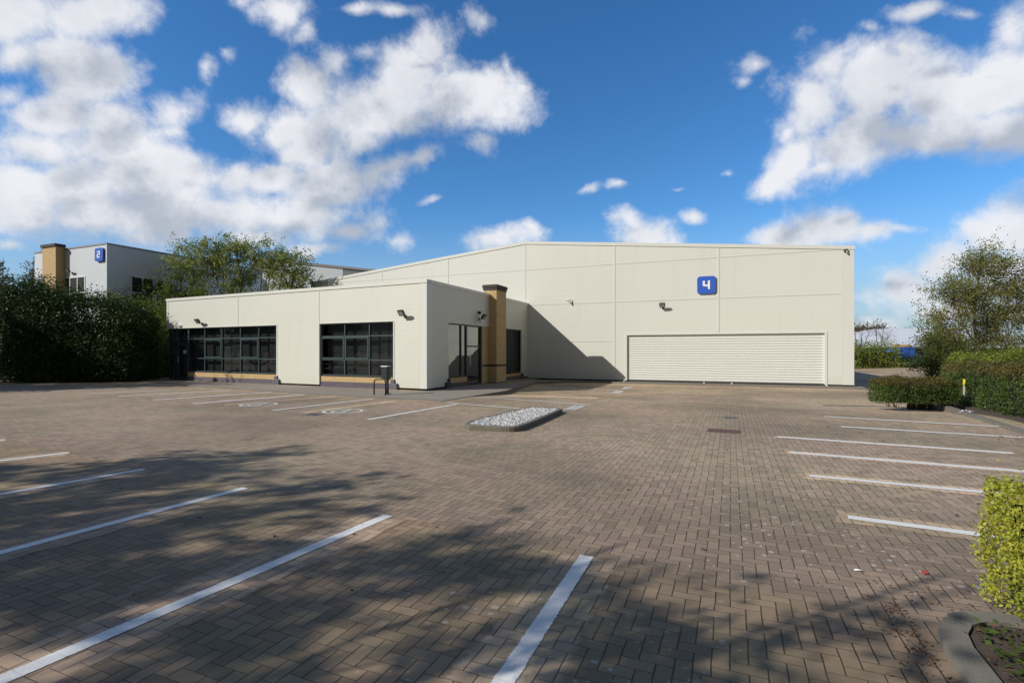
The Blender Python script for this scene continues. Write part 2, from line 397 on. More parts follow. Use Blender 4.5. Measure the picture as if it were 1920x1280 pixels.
M['leaf_birch'] = leaf_mat('birch_leaf', (.15, .175, .05), (.28, .30, .09), (.19, .16, .065), .45)
M['leaf_near'] = leaf_mat('yellow_green_hedge_leaf', (.26, .30, .03), (.56, .54, .08), (.17, .21, .03), .35, .45)
M['leaf_box'] = leaf_mat('dark_green_hedge_leaf', (.048, .085, .018), (.115, .165, .036), (.065, .10, .022), .3)
M['leaf_brown'] = leaf_mat('brownish_top_leaf', (.11, .085, .028), (.155, .13, .035), (.10, .11, .03), .25)
M['leaf_lime'] = leaf_mat('lime_hedge_leaf', (.16, .20, .03), (.30, .34, .06), (.10, .14, .025), .35)
M['leaf_shade'] = leaf_mat('shade_tree_leaf', (.05, .08, .02), (.10, .14, .04), (.05, .08, .02), .2)
M['leaf_bare'] = leaf_mat('budding_twig_leaf', (.09, .075, .045), (.14, .12, .06), (.08, .08, .04), .2)
M['bark'] = simple('bark', (.11, .088, .062), .95, var=.4, vs=9, bump=.6, bs=30)
M['bark_pale'] = simple('pale_birch_bark', (.26, .21, .16), .9, var=.5, vs=6, bump=.4, bs=30)
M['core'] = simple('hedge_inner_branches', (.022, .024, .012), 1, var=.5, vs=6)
M['dead_leaf'] = leaf_mat('dead_leaf', (.10, .045, .025), (.22, .11, .05), (.12, .07, .04), .1, .8)

# --- herringbone block paving
def paving(name, grey, tan, region=True, alpha=False, bright=1.0):
    m, n, b = mat_new(name)
    co = n.new('ShaderNodeTexCoord').outputs['Object']
    rot = n.mapping(co, rot=(0, 0, R(ANG)))                  # x = u, y = v
    S = .088
    jit = n.vm('SCALE', n.vm('SUBTRACT', n.noise(co, 2.0, 2, out=1), (.5, .5, .5)), .018)
    q = n.vm('SCALE', n.vm('ADD', rot, jit), 1/S)
    x = n.xyz(q)
    i = n.m('FLOOR', x[0]); j = n.m('FLOOR', x[1]); fx = n.m('FRACT', x[0]); fy = n.m('FRACT', x[1])
    k = n.m('FLOORED_MODULO', n.m('SUBTRACT', i, j), 4.0)
    def is_(v): return n.m('COMPARE', k, float(v), .1)
    m0, m1, m2, m3 = is_(0), is_(1), is_(2), is_(3)
    BIG = 5.0
    dl = n.m('MULTIPLY_ADD', m1, BIG, fx); dr = n.m('MULTIPLY_ADD', m0, BIG, n.m('SUBTRACT', 1.0, fx))
    db = n.m('MULTIPLY_ADD', m2, BIG, fy); dt = n.m('MULTIPLY_ADD', m3, BIG, n.m('SUBTRACT', 1.0, fy))
    # joints that run away from the camera are open and dark, the cross joints are tight
    dx = n.m('MINIMUM', dl, dr); dy = n.m('MINIMUM', db, dt)
    dist = n.m('MINIMUM', dx, n.m('ADD', dy, .018))
    wob = n.m('MULTIPLY_ADD', n.noise(co, 14, 3), .055, -.005)
    joint = n.m('SUBTRACT', 1.0, n.ss(dist, n.m('MULTIPLY', wob, .6), n.m('ADD', wob, .04)))
    ident = n.comb(n.m('SUBTRACT', i, m1), n.m('SUBTRACT', j, m2))
    wn = n.new('ShaderNodeTexWhiteNoise', noise_dimensions='2D'); n.l.new(ident, wn.inputs['Vector'])
    ru = n.xyz(rot)
    # bay areas are browner than the grey aisle
    if region:
        edge = n.m('ADD', n.m('MULTIPLY', ru[0], .10), ru[1])
        edge = n.m('ADD', edge, n.m('MULTIPLY_ADD', n.noise(co, 1.5, 3), .5, -.25))
        near = n.m('SUBTRACT', 1.0, n.ss(edge, 3.75, 4.0))
        far = n.m('MULTIPLY', n.ss(ru[1], 12.3, 13.4), .35)
        base = n.mix(n.m('MAXIMUM', n.m('MULTIPLY', near, .85), far), grey, tan)
    else:
        base = n.mix(1.0, grey, tan)
    # base colour brightens with distance, painting in the sheen of grazing light; soft pinkish and olive patches
    far_sheen = n.m('ADD', n.m('MULTIPLY', n.ss(n.m('ADD', ru[1], n.m('MULTIPLY', n.noise(co, .3, 3), 3.0)), 4.5, 9.5), .46), n.m('MULTIPLY', n.ss(ru[1], 11.0, 19.0), .30))
    gain = n.m('ADD', 1.03, far_sheen)
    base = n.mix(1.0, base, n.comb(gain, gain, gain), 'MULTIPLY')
    hue = n.ss(n.noise(co, .45, 3, .6), .38, .62)
    base = n.mix(1.0, base, n.mix(hue, (1.03, .975, .99), (.975, 1.02, .95)), 'MULTIPLY')
    vari = n.m('MULTIPLY_ADD', wn.outputs[0], .42, .79)
    base = n.mix(1.0, base, n.comb(vari, vari, vari), 'MULTIPLY')
    base = n.mix(n.m('MULTIPLY', n.ss(wn.outputs[1] if False else wn.outputs[0], .80, .98), .12), base, tuple(c*q for c, q in zip(tan, (1.15, .92, .8))))
    base = n.mix(n.m('MULTIPLY', n.ss(n.noise(co, .22, 4, .6), .40, .66), .60), base, tuple(c*.60 for c in grey))
    base = n.mix(n.m('MULTIPLY', n.ss(n.noise(co, .9, 5, .7), .60, .74), .45), base, tuple(c*.45 for c in grey))
    base = n.mix(n.m('MULTIPLY', n.ss(n.noise(n.mapping(rot, scale=(.35, 1, 1)), .9, 5, .65), .48, .72), .32), base, tuple(c*1.28 for c in grey))
    base = n.mix(n.m('MULTIPLY', n.ss(n.noise(co, 95, 3), .45, .75), .30), base, tuple(c*.45 for c in grey))
    base = n.mix(n.m('MULTIPLY', n.ss(n.noise(co, 60, 4, .7), .56, .75), .25), base, (.30, .27, .23))
    # lichen spots, in patches
    vo = n.new('ShaderNodeTexVoronoi', voronoi_dimensions='2D'); vo.inputs['Scale'].default_value = 11; vo.inputs['Randomness'].default_value = 1
    n.l.new(n.vm('ADD', co, n.vm('SCALE', n.noise(co, 20, 2, out=1), .03)), vo.inputs['Vector'])
    vx = n.xyz(vo.outputs['Color'])
    rad = n.m('MULTIPLY_ADD', n.m('POWER', vx[0], 2.0), .24, .05)
    sp = n.m('MULTIPLY', n.m('SUBTRACT', 1.0, n.ss(vo.outputs['Distance'], n.m('MULTIPLY', rad, .7), rad)), n.m('GREATER_THAN', vx[1], .50))
    patch = n.m('MULTIPLY', n.ss(n.noise(co, .55, 3), .40, .56), n.ss(ru[0], -4.5, .5))
    base = n.mix(n.m('MULTIPLY', n.m('MULTIPLY', sp, patch), .8), base, (.47, .45, .41))
    moss = n.mix(n.ss(n.noise(co, 1.1, 4), .5, .7), (.028, .023, .018), (.040, .045, .018))
    jn = n.m('MULTIPLY', joint, n.m('MULTIPLY_ADD', n.noise(co, 1.6, 3), 1.3, .05, clamp=True))
    jn = n.m('MINIMUM', jn, n.m('MULTIPLY_ADD', joint, .95, .0))
    col = n.mix(jn, base, moss)
    col = n.mix(1.0, col, n.comb(bright, bright, bright), 'MULTIPLY')
    n.l.new(col, b.inputs['Base Color']); b.inputs['Roughness'].default_value = .82; b.inputs['Specular IOR Level'].default_value = .25
    hgt = n.m('SUBTRACT', n.m('MULTIPLY_ADD', n.noise(co, 70, 3), .25, n.m('MULTIPLY', wn.outputs[0], .35)), n.m('MULTIPLY', joint, 1.0))
    bp = n.new('ShaderNodeBump'); bp.inputs['Strength'].default_value = .9; bp.inputs['Distance'].default_value = .0045
    n.l.new(hgt, bp.inputs['Height']); n.l.new(bp.outputs[0], b.inputs['Normal'])
    if alpha:
        uvn = n.xyz(n.new('ShaderNodeUVMap').outputs[0])
        e = n.m('MINIMUM', uvn[0], n.m('SUBTRACT', 1.0, uvn[0])); e2 = n.m('MINIMUM', uvn[1], n.m('SUBTRACT', 1.0, uvn[1]))
        al = n.ss(n.m('MULTIPLY_ADD', n.noise(co, 2.6, 5, .6), .34, n.m('ADD', n.m('MINIMUM', e, n.m('MULTIPLY', e2, 4.0)), -.22)), .03, .14)
        al = n.m('MULTIPLY', al, .85)
        n.l.new(al, b.inputs['Alpha'])
    return m
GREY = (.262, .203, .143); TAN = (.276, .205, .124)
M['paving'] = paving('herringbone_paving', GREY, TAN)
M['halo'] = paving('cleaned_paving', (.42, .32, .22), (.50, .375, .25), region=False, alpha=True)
M['footway'] = simple('footway_concrete', (.255, .22, .18), .9, var=.2, vs=2.5, bump=.3, bs=90)

def paint_mat(name, col, wear=.12, faint=0.0, ragged=False):
    m, n, b = mat_new(name)
    co = n.new('ShaderNodeTexCoord').outputs['Object']
    c = n.mix(n.m('MULTIPLY', n.ss(n.noise(co, 7, 6, .7), .45, .75), .22), col, tuple(k*.72 for k in col))
    rot = n.mapping(co, rot=(0, 0, R(ANG))); x = n.xyz(n.vm('SCALE', rot, 1/.088))
    jy = n.m('ABSOLUTE', n.m('SUBTRACT', n.m('FRACT', x[1]), .5))
    c = n.mix(n.m('MULTIPLY', n.ss(jy, .465, .5), .38), c, (.25, .24, .22))
    n.l.new(c, b.inputs['Base Color']); b.inputs['Roughness'].default_value = .6
    al = n.m('SUBTRACT', 1.0, n.m('MULTIPLY', n.ss(n.noise(co, 38, 5, .75), .62-wear, .80-wear), .5+faint))
    if ragged:
        ux = n.xyz(n.new('ShaderNodeUVMap').outputs[0])[0]
        e = n.m('MINIMUM', ux, n.m('SUBTRACT', 1.0, ux))
        al = n.m('MULTIPLY', al, n.ss(n.m('SUBTRACT', e, n.m('MULTIPLY', n.noise(co, 42, 3), .16)), -.06, .0))
    n.l.new(al, b.inputs['Alpha'])
    bp = n.new('ShaderNodeBump'); bp.inputs['Distance'].default_value = .003; n.l.new(n.noise(co, 45, 4), bp.inputs['Height']); n.l.new(bp.outputs[0], b.inputs['Normal'])
    return m
M['paint'] = paint_mat('white_line_paint', (.77, .755, .70), .0)
M['paint_line'] = paint_mat('white_bay_paint', (.77, .755, .70), .02, ragged=True)
M['paint_yellow'] = paint_mat('worn_yellow_paint', (.42, .30, .10), .28, .35)
M['paint_worn'] = paint_mat('worn_white_paint', (.66, .65, .62), .10)

# ------------------------------------------------------------------ ground
def ground_sheet():
    xs = np.unique(np.concatenate([np.linspace(-500, -60, 12), np.arange(-60, 100, 1.0), np.linspace(100, 500, 12)]))
    ys = np.unique(np.concatenate([np.linspace(-120, -10, 8), np.arange(-10, 110, 1.0), np.linspace(110, 700, 12)]))
    mb = MB(); nx = len(xs)
    for y in ys:
        for x in xs: mb.v.append((x, y, float(g(x, y))))
    for j in range(len(ys)-1):
        for i in range(nx-1):
            a = j*nx+i; mb.f.append((a, a+1, a+nx+1, a+nx)); mb.uv += [(0, 0)]*4; mb.smooth.append(True)
    return mb
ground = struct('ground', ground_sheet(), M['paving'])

def strip(mb, p, q, w, dz, uv=False, seg=.5):
    """flat strip p->q of width w laid dz above the ground"""
    p = np.array(p[:2]); q = np.array(q[:2]); L = np.linalg.norm(q-p); d = (q-p)/L; nn = np.array([-d[1], d[0]])*w/2
    k = max(1, int(L/seg))
    for i in range(k):
        a = p+d*L*i/k; b_ = p+d*L*(i+1)/k
        pts = [a-nn, b_-nn, b_+nn, a+nn]
        mb.face([(t[0], t[1], float(g(t[0], t[1]))+dz) for t in pts], [(0, i/k), (0, (i+1)/k), (1, (i+1)/k), (1, i/k)] if uv else None)
        if uv:
            mb.uv[-4:] = [(1, i/k), (1, (i+1)/k), (0, (i+1)/k), (0, i/k)]
# near left row: starts measured, 4.8 m long toward the camera side
near = [((1100,1043),(942,1283)), ((727,967),(0,1277)), ((460,915),(0,1037)), ((270,880),(0,927)), ((130,849),(0,864)), ((10,825),(-80,832))]
def line_obj(p, q, w, halo=None, name='parking_line', mat='paint_line'):
    mb = MB(); strip(mb, p, q, w*1.08, .008, uv=True); struct(name, mb, M[mat], ground)
    if halo:
        d = (q[:2]-p[:2])/np.linalg.norm(q[:2]-p[:2]); mb = MB(); strip(mb, p[:2]-d*.16, q[:2]+d*.16, halo, .004, uv=True); struct('cleaned_strip', mb, M['halo'], ground)
for (a, b) in near:
    p, q = P(*a), P(*b); d = (q-p)/np.linalg.norm(q-p); line_obj(p, p+d*4.8, .112, .72)
for (a, b, hl) in [((1545,781),(1892,801),None), ((1577,800),(1990,825),None), ((1457,819),(1900,850),.35), ((1480,848),(1990,890),.42), ((1518,892),(1990,937),.5), ((1590,970),(1990,1023),.55)]:
    p, q = P(*a), P(*b)
    if hl and hl > .4:
        d = (q-p)/np.linalg.norm(q-p); q = p+d*min(4.8, np.linalg.norm(q-p))
    line_obj(p, q, .125 if a[1] > 880 else .15, hl)
for (a, b) in [((95,733.5),(313,724)), ((163,738.5),(380,728)), ((221,743.5),(435,732)), ((288,750),(510,735.5)), ((362,757),(572,740)), ((511,769.5),(702,747.5)), ((690,787),(858,757.5))]:
    line_obj(P(*a), P(*b), .20 if a[0] < 400 else .14, None)
for (a, b) in [((838,755),(976,766)), ((896,744.3),(1106,759)), ((1016,724.5),(1163,732))]:
    line_obj(P(*a), P(*b), .11, None)
# dark-stained and re-laid strips near the accessible bays
for (a, b, w) in [((410,760),(640,742),.5), ((560,775),(745,751),.5)]:
    mb = MB(); strip(mb, P(*a), P(*b), w, .004, uv=True); struct('cleaned_strip', mb, M['halo'], ground)
# stencilled blocks of lettering at the bay ends
def block(corners, bars):
    c = [P(*k)[:2] for k in corners]; mb = MB()
    def q(s, t): return (c[0]*(1-s)+c[1]*s)*(1-t)+(c[3]*(1-s)+c[2]*s)*t
    cells = []
    N, T = 16, 20
    for i in range(N):
        for j in range(T):
            s0, t0 = (i+.5)/N, (j+.5)/T
            hole = any(a0 < s0 < a1 and b0 < t0 < b1 for (a0, a1, b0, b1) in bars)
            if hole: continue
            pts = [q(i/N, j/T), q((i+1)/N, j/T), q((i+1)/N, (j+1)/T), q(i/N, (j+1)/T)]
            mb.face([(t[0], t[1], float(g(t[0], t[1]))+.009) for t in pts])
    struct('stencil_mark', mb, M['paint_worn'], ground)
bars = [(.12,.88,.10,.14), (.30,.40,.22,.55), (.60,.70,.22,.55), (.40,.60,.35,.40), (.25,.78,.62,.67), (.25,.35,.67,.90), (.52,.60,.70,.92)]
block([(1055.8,768),(1077.5,768.8),(1099,760.8),(1080,760)], bars)
block([(1144,737.5),(1160,738),(1170,733),(1156.7,732.5)], bars)
block([(1165,729.6),(1175.8,729.8),(1187.5,725.8),(1173,725.4)], bars)
# worn yellow hatching and box
for (a, b, w) in [((935,737),(1112,745),.10), ((1000,736),(1150,742),.12), ((1045,745),(1105,752.5),.12), ((985,742),(1100,749.5),.09), ((1108,752),(1155,738),.12), ((955,734),(1090,737.5),.12), ((1085,737),(1140,746),.2), ((1060,752),(1110,753.5),.2)]:
    mb = MB(); strip(mb, P(*a), P(*b), w, .006); struct('yellow_hatching', mb, M['paint_yellow'], ground)
mb = MB(); strip(mb, P(945,741), P(1130,747), 1.7, .0035, uv=True); struct('cleaned_strip', mb, M['halo'], ground)
# accessible-bay symbols
def symbol(px, py, r=.53):
    c = P(px, py); mb = MB(); z = .008
    def W2(a, b): p_ = c[:2]+XY(a, b); return (p_[0], p_[1], float(g(p_[0], p_[1]))+z)
    def ring(cx_, cy_, r0, r1, t0=0, t1=360, n=40):
        for k in range(n):
            a, b = R(t0+(t1-t0)*k/n), R(t0+(t1-t0)*(k+1)/n)
            mb.face([W2(cx_+r0*math.cos(a), cy_+r0*math.sin(a)), W2(cx_+r1*math.cos(a), cy_+r1*math.sin(a)), W2(cx_+r1*math.cos(b), cy_+r1*math.sin(b)), W2(cx_+r0*math.cos(b), cy_+r0*math.sin(b))])
    def bar(x0, y0, x1, y1, w):
        d = np.array([x1-x0, y1-y0]); d = d/np.linalg.norm(d); nn = np.array([-d[1], d[0]])*w/2
        mb.face([W2(x0-nn[0], y0-nn[1]), W2(x1-nn[0], y1-nn[1]), W2(x1+nn[0], y1+nn[1]), W2(x0+nn[0], y0+nn[1])])
    ring(0, 0, r-.075, r)
    z = .010
    ring(-.03, -.10, .15, .225, 110, 400, 28)      # wheel
    ring(-.06, .34, 0, .065)                       # head
    bar(-.06, .27, -.03, .02, .09); bar(-.03, .02, .15, .02, .08); bar(.15, .03, .23, -.22, .08); bar(-.05, .15, .12, .15, .06)
    struct('wheelchair_symbol', mb, M['paint'], ground)
symbol(485, 758.3); symbol(643, 771)
# drain covers
def cover(px, py, wu, wv, name, lab, cat, mat='cover'):
    c = P(px, py); mb = MB(); F = Frame(c[:2], d=D2v); z = c[2]
    mb.box(F, -wu/2, wu/2, -wv/2, -wv/2+.03, z+.002, z+.010); mb.box(F, -wu/2, wu/2, wv/2-.03, wv/2, z+.002, z+.010)
    mb.box(F, -wu/2, -wu/2+.03, -wv/2+.03, wv/2-.03, z+.002, z+.010); mb.box(F, wu/2-.03, wu/2, -wv/2+.03, wv/2-.03, z+.002, z+.010)
    mb.box(F, -wu/2+.03, wu/2-.03, -wv/2+.03, wv/2-.03, z+.001, z+.006)
    k = int(wu/.09)
    for i in range(k):
        a = -wu/2+.06+i*(wu-.1)/k; mb.box(F, a, a+.035, -wv/2+.05, wv/2-.05, z+.006, z+.009)
    solo(name, mb, M[mat], (c[0], c[1], z), lab, cat)
cover(1357, 808, .60, .42, 'manhole_cover', 'rusty red-brown rectangular cover set flush in the open grey block paving', 'manhole cover')
cover(588, 777, .35, .35, 'drain_grate', 'small dark square drain grate in front of the accessible bay lines', 'drain', 'blue_brick')
cover(1369, 783, .28, .28, 'stopcock_cover', 'tiny dark cover beyond the rusty rectangular one', 'utility cover', 'blue_brick')

# ------------------------------------------------------------------ footway round the buildings
fr = [P(px_, py_, -.01) for px_, py_ in ((262,716), (330,720), (366,724.5), (600,740.5), (832,752), (945,732.5))]
fw = [p[:2] for p in fr]
fw += [FW.p(a, n, 0)[:2] for a, n in ((1.6, 3.2), (2.6, 1.6), (3.6, 0.62), (17.05, 0.62), (17.05, -.6), (-.6, -.6))]
fw += [FS.p(5, -2.5, 0)[:2], FO.p(-19.5, -2.2, 0)[:2], FO.p(-22.5, -1.2, 0)[:2]]
tops = [.014]*5 + [-.01, -.04, -.07, -.10, -.10, -.10, -.10] + [.014]*3
mb = MB()
from mathutils.geometry import tessellate_polygon
def poly_slab(mb, pts, tops, bots):
    tri = tessellate_polygon([[Vector((p[0], p[1], 0)) for p in pts]])
    for t in tri:
        v = [np.array([pts[i][0], pts[i][1], tops[i]]) for i in t]
        if np.cross(v[1]-v[0], v[2]-v[0])[2] < 0: v = v[::-1]
        mb.face(v)
    n = len(pts)
    area = sum(pts[i][0]*pts[(i+1) % n][1]-pts[(i+1) % n][0]*pts[i][1] for i in range(n))
    for i in range(n):
        j = (i+1) % n
        if area < 0: i, j = j, i
        mb.face([(pts[i][0], pts[i][1], bots[i]), (pts[j][0], pts[j][1], bots[j]), (pts[j][0], pts[j][1], tops[j]), (pts[i][0], pts[i][1], tops[i])])
poly_slab(mb, fw, tops, [-.7]*len(fw)); struct('footway', mb, M['footway'])
mb = MB()
def kerb(mb, pts, w=.12, up=.004, base=-.6, tz=None):
    for i in range(len(pts)-1):
        p, q = np.array(pts[i][:2]), np.array(pts[i+1][:2]); L = np.linalg.norm(q-p); d = (q-p)/L; n_ = np.array([-d[1], d[0]])
        k = max(1, int(round(L/.9)))
        for s_ in range(k):
            a = p+d*(L*s_/k+.004); b_ = p+d*(L*(s_+1)/k-.004)
            z0 = (tz[i]*(1-s_/k)+tz[i+1]*s_/k); z1 = tz[i]*(1-(s_+1)/k)+tz[i+1]*(s_+1)/k
            jit = random.uniform(-.003, .003)
            mb.prism([a-n_*w*.5, b_-n_*w*.5, b_+n_*w*.5, a+n_*w*.5], base, [z0+up+jit, z1+up+jit, z1+up+jit, z0+up+jit])
kerb(mb, fw[:10], tz=tops[:10]); struct('footway_kerb', mb, M['kerb_mid'])

# ------------------------------------------------------------------ warehouse
aR, zR = FW.hit(1601, 464); aA, zA = FW.hit(985, 455); aL = 2*aA-aR; zE = zR
base_z = -.02
wh = thing('warehouse', 'large cream clad warehouse with shallow gable and wide roller door', 'warehouse', FW.p((aL+aR)/2, 0, base_z))
DEP = 55
mb = MB()
s_l, s_r = FW.hit(1172, 626)[0], FW.hit(1551, 624)[0]; s_top = FW.hit(1360, 624.5)[1]
# front wall with the door opening
mb.fprism(FW, [(aL, base_z), (s_l, base_z), (s_l, s_top), (s_r, s_top), (s_r, base_z), (aR, base_z), (aR, zE), (aA, zA), (aL, zE)], -.25, 0)
mb.box(FW, aL, aL+.25, -DEP, -.25, base_z, zE-.01); mb.box(FW, aR-.25, aR, -DEP, -.25, base_z, zE-.01)
mb.fprism(FW, [(aL, base_z), (aR, base_z), (aR, zE), (aA, zA), (aL, zE)], -DEP-.25, -DEP-.002)
wall = part('wall', mb, M['clad_ware'], wh)
mb = MB(); sl = (zA-zE)/(aR-aA)
mb.fprism(FW, [(aL-.02, zE-.03), (aA, zA-.03), (aA, zA+.07), (aL-.02, zE+.07)], -DEP, -.26); mb.fprism(FW, [(aA, zA-.03), (aR+.02, zE-.03), (aR+.02, zE+.07), (aA, zA+.07)], -DEP, -.26)
part('roof', mb, M['roof'], wh)
mb = MB()
mb.fprism(FW, [(aL-.05, zE-.10), (aA, zA-.10), (aA, zA+.08), (aL-.05, zE+.08)], -.26, .035); mb.fprism(FW, [(aA, zA-.10), (aR+.05, zE-.10), (aR+.05, zE+.08), (aA, zA+.08)], -.26, .035)
mb.box(FW, aR-.0+.003, aR+.05, -DEP, -.26, zE-.10, zE+.08)
part('roof_flashing', mb, M['trim'], wh)
mb = MB(); mg = MB()
def zroof(a): return zA-abs(a-aA)*sl-.10
for px in (716, 840, 985, 1153, 1348):
    a = FW.hit(px, 600)[0]; z0 = base_z+.01 if px < 1200 else s_top+.06
    mb.box(FW, a-.075, a+.02, 0, .012, z0, zroof(a)); mg.box(FW, a+.02, a+.035, 0, .008, z0, zroof(a))
a = FW.hit(1580, 600)[0]; mb.box(FW, a, aR+.012, 0, .012, base_z-.005, zroof(aR)); mg.box(FW, a-.015, a, 0, .008, base_z, zroof(a))
zs = [FW.hit(1290, 486.5)[1], FW.hit(1290, 561.3)[1]]
cols = [aL+.3]+[FW.hit(px, 600)[0] for px in (716, 840, 985, 1153, 1348, 1580)]
for z in zs:
    for i in range(len(cols)-1):
        a0, a1 = cols[i]+.04, cols[i+1]-.08
        if z > zroof((a0+a1)/2)-.05: continue
        if z > zroof(a0): a0 = aA+(a0-aA) 
        mb.box(FW, a0, a1, 0, .010, z, z+.05); mg.box(FW, a0, a1, 0, .006, z-.018, z)
z = FW.hit(1060, 640.5)[1]; mb.box(FW, .05, cols[4]-.08, 0, .010, z, z+.05); mg.box(FW, .05, cols[4]-.08, 0, .006, z-.018, z)
part('panel_trim', mb, M['trim'], wall); part('panel_joint', mg, M['trim_groove'], wall)
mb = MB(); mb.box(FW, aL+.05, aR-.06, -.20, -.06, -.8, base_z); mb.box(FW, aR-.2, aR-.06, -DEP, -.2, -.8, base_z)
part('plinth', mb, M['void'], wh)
# roller door
dr = MB(); N = 19; z0 = base_z+.02; hh = (s_top-.05-z0)/N
for k in range(N):
    zb = z0+k*hh; pts = []
    for t in range(7):
        u_ = t/6; pts.append((zb+u_*hh*.86, -.10+.024*math.sin(math.pi*min(1, u_*1.0))**.6))
    for i in range(6):
        (z_a, n_a), (z_b, n_b) = pts[i], pts[i+1]
        dr.face([FW.p(s_l+.11, n_a, z_a), FW.p(s_r-.11, n_a, z_a), FW.p(s_r-.11, n_b, z_b), FW.p(s_l+.11, n_b, z_b)], smooth=False)
    dr.face([FW.p(s_l+.11, -.10, zb+hh*.86), FW.p(s_r-.11, -.10, zb+hh*.86), FW.p(s_r-.11, -.105, zb+hh), FW.p(s_l+.11, -.105, zb+hh)])
dr.box(FW, s_l+.11, s_r-.11, -.15, -.12, z0-.05, s_top)
door = part('roller_door', dr, M['shutter'], wh)
mb = MB(); mb.box(FW, s_l-.0, s_l+.11, -.12, .022, base_z-.02, s_top-.05); mb.box(FW, s_r-.11, s_r, -.12, .022, base_z-.02, s_top-.05); mb.box(FW, s_l, s_r, -.12, .022, s_top-.05, s_top+.03)
part('door_frame', mb, M['trim'], door)
for px in (1170, 1320, 1372, 1550):
    a = FW.hit(px, 715)[0]; mb = MB(); mb.box(FW, a-.03, a+.03, -.05, .03, -.10, base_z-.021); part('floor_bracket', mb, M['white'], wh, bevel=.004)

# number signs
def glyph(F, a, z, s, n, digit):
    """blocky digit in a cell s high"""
    mb = MB(); t = s*.24; w = s*.78
    def P4(pts): mb.fprism(F, [(a-w/2+x*w, z-s/2+y*s) for x, y in pts], n, n+.02)
    if digit == '4':
        P4([(.0, .42), (.16, .34), (.30, .34), (.30, .98), (.0, .98)]); P4([(.30, .34), (.70, .34), (.70, .55), (.30, .55)])
        P4([(.70, .10), (.84, .0), (1.0, .0), (1.0, 1.0), (.70, 1.0)])
    else:
        P4([(.0, .84), (.12, 1.0), (1.0, 1.0), (1.0, .80), (.0, .80)]); P4([(.70, .60), (1.0, .60), (1.0, .80), (.70, .80)]); P4([(.0, .42), (1.0, .42), (1.0, .60), (.0, .60)])
        P4([(.0, .20), (.30, .20), (.30, .42), (.0, .42)]); P4([(.0, .0), (.88, .0), (1.0, .12), (1.0, .20), (.0, .20)])
    return mb
def number_sign(F, a, z, w, digit, label, th=.09):
    o = F.p(a, 0, z); t = thing('number_sign', label, 'sign', o)
    mb = MB(); r = w*.16; pts = []
    for (cx_, cz_, t0) in ((w/2-r, w/2-r, 0), (-w/2+r, w/2-r, 90), (-w/2+r, -w/2+r, 180), (w/2-r, -w/2+r, 270)):
        for k in range(7):
            an = R(t0+90*k/6); pts.append((a+cx_+r*math.cos(an), z+cz_+r*math.sin(an)))
    mb.fprism(F, pts, .03, th); part('panel', mb, M['blue'], t, bevel=.008)
    mb = MB(); mb.box(F, a-w*.3, a+w*.3, .0, .03, z-w*.2, z+w*.2); part('bracket', mb, M['black'], t)
    part('numeral', glyph(F, a, z, w*.50, th, digit), M['white'], t)
c0 = FW.hit(1307.5, 535); c1 = FW.hit(1342, 535); zt = FW.hit(1325, 518)[1]; zb = FW.hit(1325, 551)[1]
number_sign(FW, (c0[0]+c1[0])/2, (zt+zb)/2, (zt-zb+c1[0]-c0[0])/2, '4', 'square blue sign with a white number 4 high on the warehouse wall')

# wall-mounted floodlights, cameras
def floodlight(F, a, z, label, sw=.27, reach=.28, yaw=0, group='floodlights on the walls'):
    t = thing('floodlight', label, 'floodlight', F.p(a, 0, z), group)
    mb = MB(); mb.box(F, a-.05, a+.05, 0, .03, z-.07, z+.07); part('wall_plate', mb, M['black'], t, bevel=.005)
    mb = MB(); mb.tube([F.p(a, .03, z), F.p(a, reach*.7, z+.02), F.p(a, reach, z+.08)], .018, 8); part('arm', mb, M['black'], t)
    mb = MB()
    o = F.p(a, reach, z+.12); fa = F.a*math.cos(yaw)+F.n*math.sin(yaw); fn = F.n*math.cos(yaw)-F.a*math.sin(yaw)
    tilt = R(38); up = fn*math.sin(tilt)*1+np.array([0, 0, math.cos(tilt)]); nn = fn*math.cos(tilt)-np.array([0, 0, math.sin(tilt)])
    def bx(x0, x1, y0, y1, d0, d1, mb):
        c = lambda x, y, d: o+fa*x+up*y+nn*d
        Q = [(x0,y0,d1),(x1,y0,d1),(x1,y1,d1),(x0,y1,d1),(x0,y0,d0),(x1,y0,d0),(x1,y1,d0),(x0,y1,d0)]; V = [c(*q) for q in Q]
        for f in ((0,1,2,3),(5,4,7,6),(1,5,6,2),(4,0,3,7),(3,2,6,7),(4,5,1,0)): mb.face([V[i] for i in f])
    bx(-sw/2, sw/2, -.13, .13, -.05, .03, mb)
    for k in range(5): x = -sw/2+.03+k*(sw-.06)/4; bx(x-.006, x+.006, -.09, .09, -.085, -.05, mb)
    bx(-sw/2-.015, -sw/2, -.02, .12, -.03, .02, mb); bx(sw/2, sw/2+.015, -.02, .12, -.03, .02, mb)
    h = part('lamp_head', mb, M['black'], t)
    mb = MB(); bx(-sw/2+.025, sw/2-.025, -.105, .105, .030, .034, mb); part('lens', mb, M['lamp_glass'], h)
def camera_unit(F, a, z, label, cat='camera', mat='white', s=1.0, name='security_camera'):
    t = thing(name, label, cat, F.p(a, 0, z))
    mb = MB(); mb.tube([F.p(a, 0, z), F.p(a, .04*s, z)], .06*s, 12); mb.tube([F.p(a, .04*s, z), F.p(a, .18*s, z-.02), F.p(a-.02, .22*s, z+.07*s)], .022*s, 8); part('bracket', mb, M[mat], t)
    mb = MB(); mb.tube([F.p(a+.10*s, .10*s, z+.13*s), F.p(a-.10*s, .33*s, z+.05*s)], .05*s, 12); part('housing', mb, M[mat], t)
    mb = MB(); mb.tube([F.p(a-.10*s, .33*s, z+.05*s), F.p(a-.108*s, .34*s, z+.047*s)], .036*s, 12); part('lens', mb, M['black'], t)
